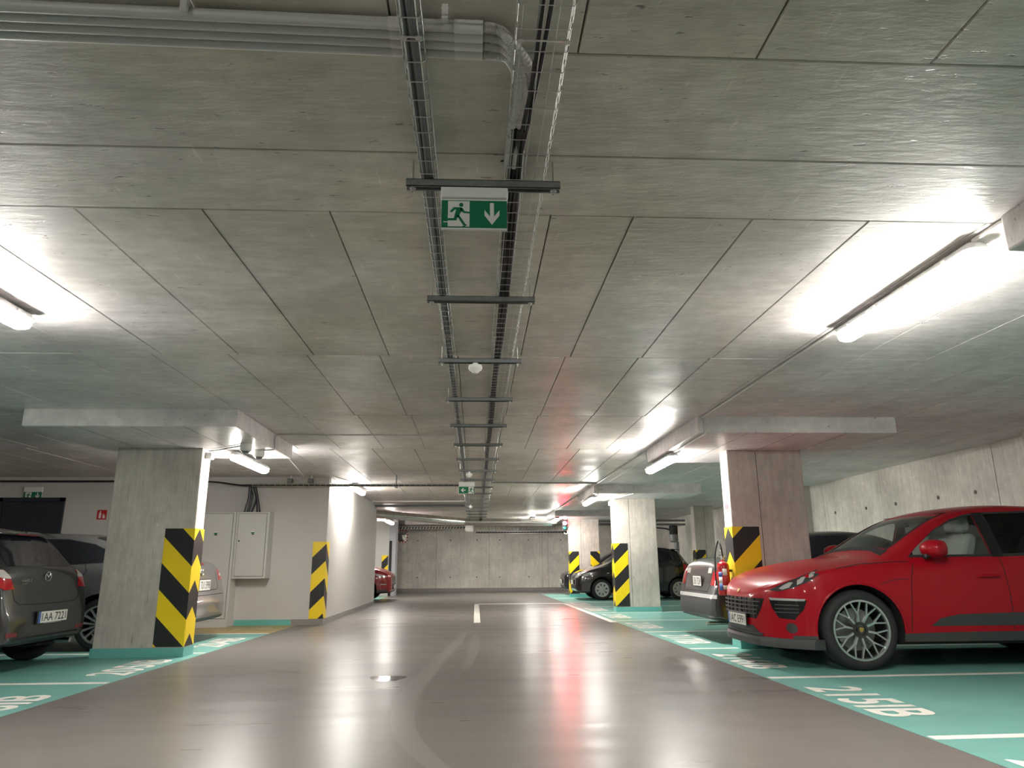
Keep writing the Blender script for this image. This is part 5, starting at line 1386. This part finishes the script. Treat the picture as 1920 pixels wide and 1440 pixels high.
sa2.decal('bumper_lower', [(-.78, .30), (.78, .30), (.79, .545), (-.79, .545)], 'B', M['rubber'], off=.004)
sa2.seam([(-.58, .95), (-.56, .70), (-.50, .64), (.50, .64), (.56, .70), (.58, .95)], 'B', .008)
sa2.plate('B', .06, .77, '3B1 7524', h=.13, w=.36, blue=False)
sa2.part('exhaust_pipe', MB().tube([(4.3, .5, .24), (4.6, .5, .235)], .024, 10), M['steel2'])
sa2.part('aerial', MB().tube([(3.1, 0, 1.40), (3.28, 0, 1.50)], .006, 6), M['trim'])
sa2.add_wheels('cap', .20)

# ---------------------------------------------------------------- black hatchback between the right pillars
M['black'] = mat('black car paint', (0.007, 0.008, 0.011), 0.22, coat=1.0)
rB = [(a * .90, b, c * 1.01, d * 1.03, e * .985, f * .985, q) for a, b, c, d, e, f, q in rowsH]
bl = Car('black hatchback with silver wheel covers behind the middle right pillar', 'car', rB, M['black'], (.74, 3.02), (2.92, 22.05, 0), 0, R=.295, tw=.19)
bl.windows([('front_side_glass', [(1.15, 1.02), (1.46, 1.26), (1.72, 1.40), (2.02, 1.43), (2.0, 1.035)]), ('rear_side_glass', [(2.07, 1.04), (2.09, 1.43), (2.56, 1.415), (2.86, 1.34), (2.9, 1.12), (2.7, 1.07)])])
bl.decal('windscreen', [(1.0, -.60), (1.0, .60), (1.57, .52), (1.57, -.52)], 'T', M['glassd'], off=.003)
bl.decal('rear_window', [(-.55, 1.05), (.55, 1.05), (.46, 1.36), (-.46, 1.36)], 'B', M['glassd'], off=.004)
bl.part('roof_spoiler', MB().prism([(2.92, 1.445), (2.92, 1.41), (3.16, 1.40), (3.17, 1.415)], 'XZ', -.54, .54), M['black'], bevel=.012)
for sgn in (-1, 1):
    bl.decal('headlight', [(sgn * .42, .62), (sgn * .46, .735), (sgn * .66, .775), (sgn * .72, .70), (sgn * .60, .625)], 'F', M['lens'], off=.005)
    bl.part('roof_rail', MB().tube([(1.65, sgn * .55, 1.41), (1.8, sgn * .56, 1.47), (2.7, sgn * .54, 1.46), (2.85, sgn * .53, 1.42)], .012, 6), M['black'])
for view in ('L', 'R'):
    bl.decal('headlight', [(.17, .64), (.20, .735), (.40, .79), (.46, .77), (.34, .68)], view, M['lens'], off=.004)
    bl.seam([(1.06, .30), (1.02, .60), (1.10, .99)], view); bl.seam([(2.04, .30), (2.04, 1.02)], view)
    bl.decal('side_repeater', [(.90, .74), (.96, .745), (.96, .765), (.90, .76)], view, M['tailc'], off=.004)
    bl.decal('tail_light', [(3.18, .80), (3.16, 1.02), (3.26, 1.0), (3.36, .80)], view, M['tail'], off=.004)
gr = bl.decal('grille', [(-.34, .74), (.34, .74), (.30, .60), (-.30, .60)], 'F', M['trim'])
bl.decal('grille_surround', [(-.36, .755), (.36, .755), (.35, .735), (-.35, .735)], 'F', M['chrome'], off=.010, parent=gr)
bl.decal('lower_intake', [(-.45, .42), (.45, .42), (.48, .32), (-.48, .32)], 'F', M['trim'])
mirror_housing(bl, 1.30, 1.04, M['black'], 'L', .80); mirror_housing(bl, 1.30, 1.04, M['black'], 'R', .80)
bl.plate('F', 0, .50, '4A2 1180', blue=False)
bl.add_wheels('cap', .20)

# ---------------------------------------------------------------- black car nose beyond the furthest right pillar
bk = Car('black car whose nose shows left of the furthest right pillar', 'car', rowsH, M['black'], (.78, 3.27), (2.98, 25.4, 0), 0, R=.31, tw=.19)
bk.windows([('front_side_glass', [(1.28, 1.0), (1.62, 1.22), (1.90, 1.355), (2.25, 1.39), (2.22, 1.015)]), ('rear_side_glass', [(2.30, 1.02), (2.32, 1.39), (2.85, 1.375), (3.18, 1.30), (3.22, 1.10), (3.0, 1.05)])])
bk.decal('windscreen', [(1.12, -.60), (1.12, .60), (1.75, .52), (1.75, -.52)], 'T', M['glassd'], off=.003)
for sgn in (-1, 1): bk.decal('headlight', [(sgn * .40, .62), (sgn * .44, .72), (sgn * .66, .75), (sgn * .70, .66)], 'F', M['lensd'], off=.005)
bk.decal('grille', [(-.36, .70), (.36, .70), (.40, .40), (-.40, .40)], 'F', M['trimg'])
bk.plate('F', 0, .45, '2AB 4417', blue=False)
bk.add_wheels('cap', .20)

# ---------------------------------------------------------------- red car nose beyond the white wall
M['red2'] = mat('dark red car paint', (0.27, 0.004, 0.010), 0.25, 0.1, coat=1.0)
rN = [(a, b * 1.1, c * 1.10, d * 1.08, e * 1.04, f * 1.04, q) for a, b, c, d, e, f, q in rowsH]
rd = Car('dark red car whose nose sticks out behind the white core wall', 'car', rN, M['red2'], (.80, 3.27), (-2.45, 22.35, 0), math.pi, R=.335, tw=.20)
rd.windows([('front_side_glass', [(1.28, 1.09), (1.62, 1.31), (1.90, 1.45), (2.25, 1.49), (2.22, 1.11)]), ('rear_side_glass', [(2.30, 1.12), (2.32, 1.49), (2.85, 1.47), (3.18, 1.40), (3.22, 1.20), (3.0, 1.15)])])
rd.decal('windscreen', [(1.12, -.62), (1.12, .62), (1.75, .54), (1.75, -.54)], 'T', M['glassd'], off=.003)
gr = rd.decal('grille', [(-.44, .70), (.44, .70), (.40, .44), (.20, .36), (-.20, .36), (-.40, .44)], 'F', M['trimg'], off=.006)
rd.decal('grille_surround', [(-.46, .47), (-.40, .41), (-.20, .335), (.20, .335), (.40, .41), (.46, .47), (.40, .445), (.20, .362), (-.20, .362), (-.40, .445)], 'F', M['chrome'], off=.014, parent=gr)
for view in ('L', 'R'):
    rd.decal('headlight', [(.10, .70), (.30, .755), (.55, .80), (.45, .73), (.22, .675)], view, M['lens'], off=.005)
    rd.decal('fog_lamp', [(.14, .47), (.30, .475), (.30, .495), (.15, .49)], view, M['lens'], off=.005)
    rd.decal('bumper_skirt', [(.10, .25), (.12, .33), (.40, .33), (.42, .24)], view, M['rubber'], off=.005)
rd.plate('F', 0, .40, '5AC 2071', blue=False)
rd.add_wheels('multi', .23)
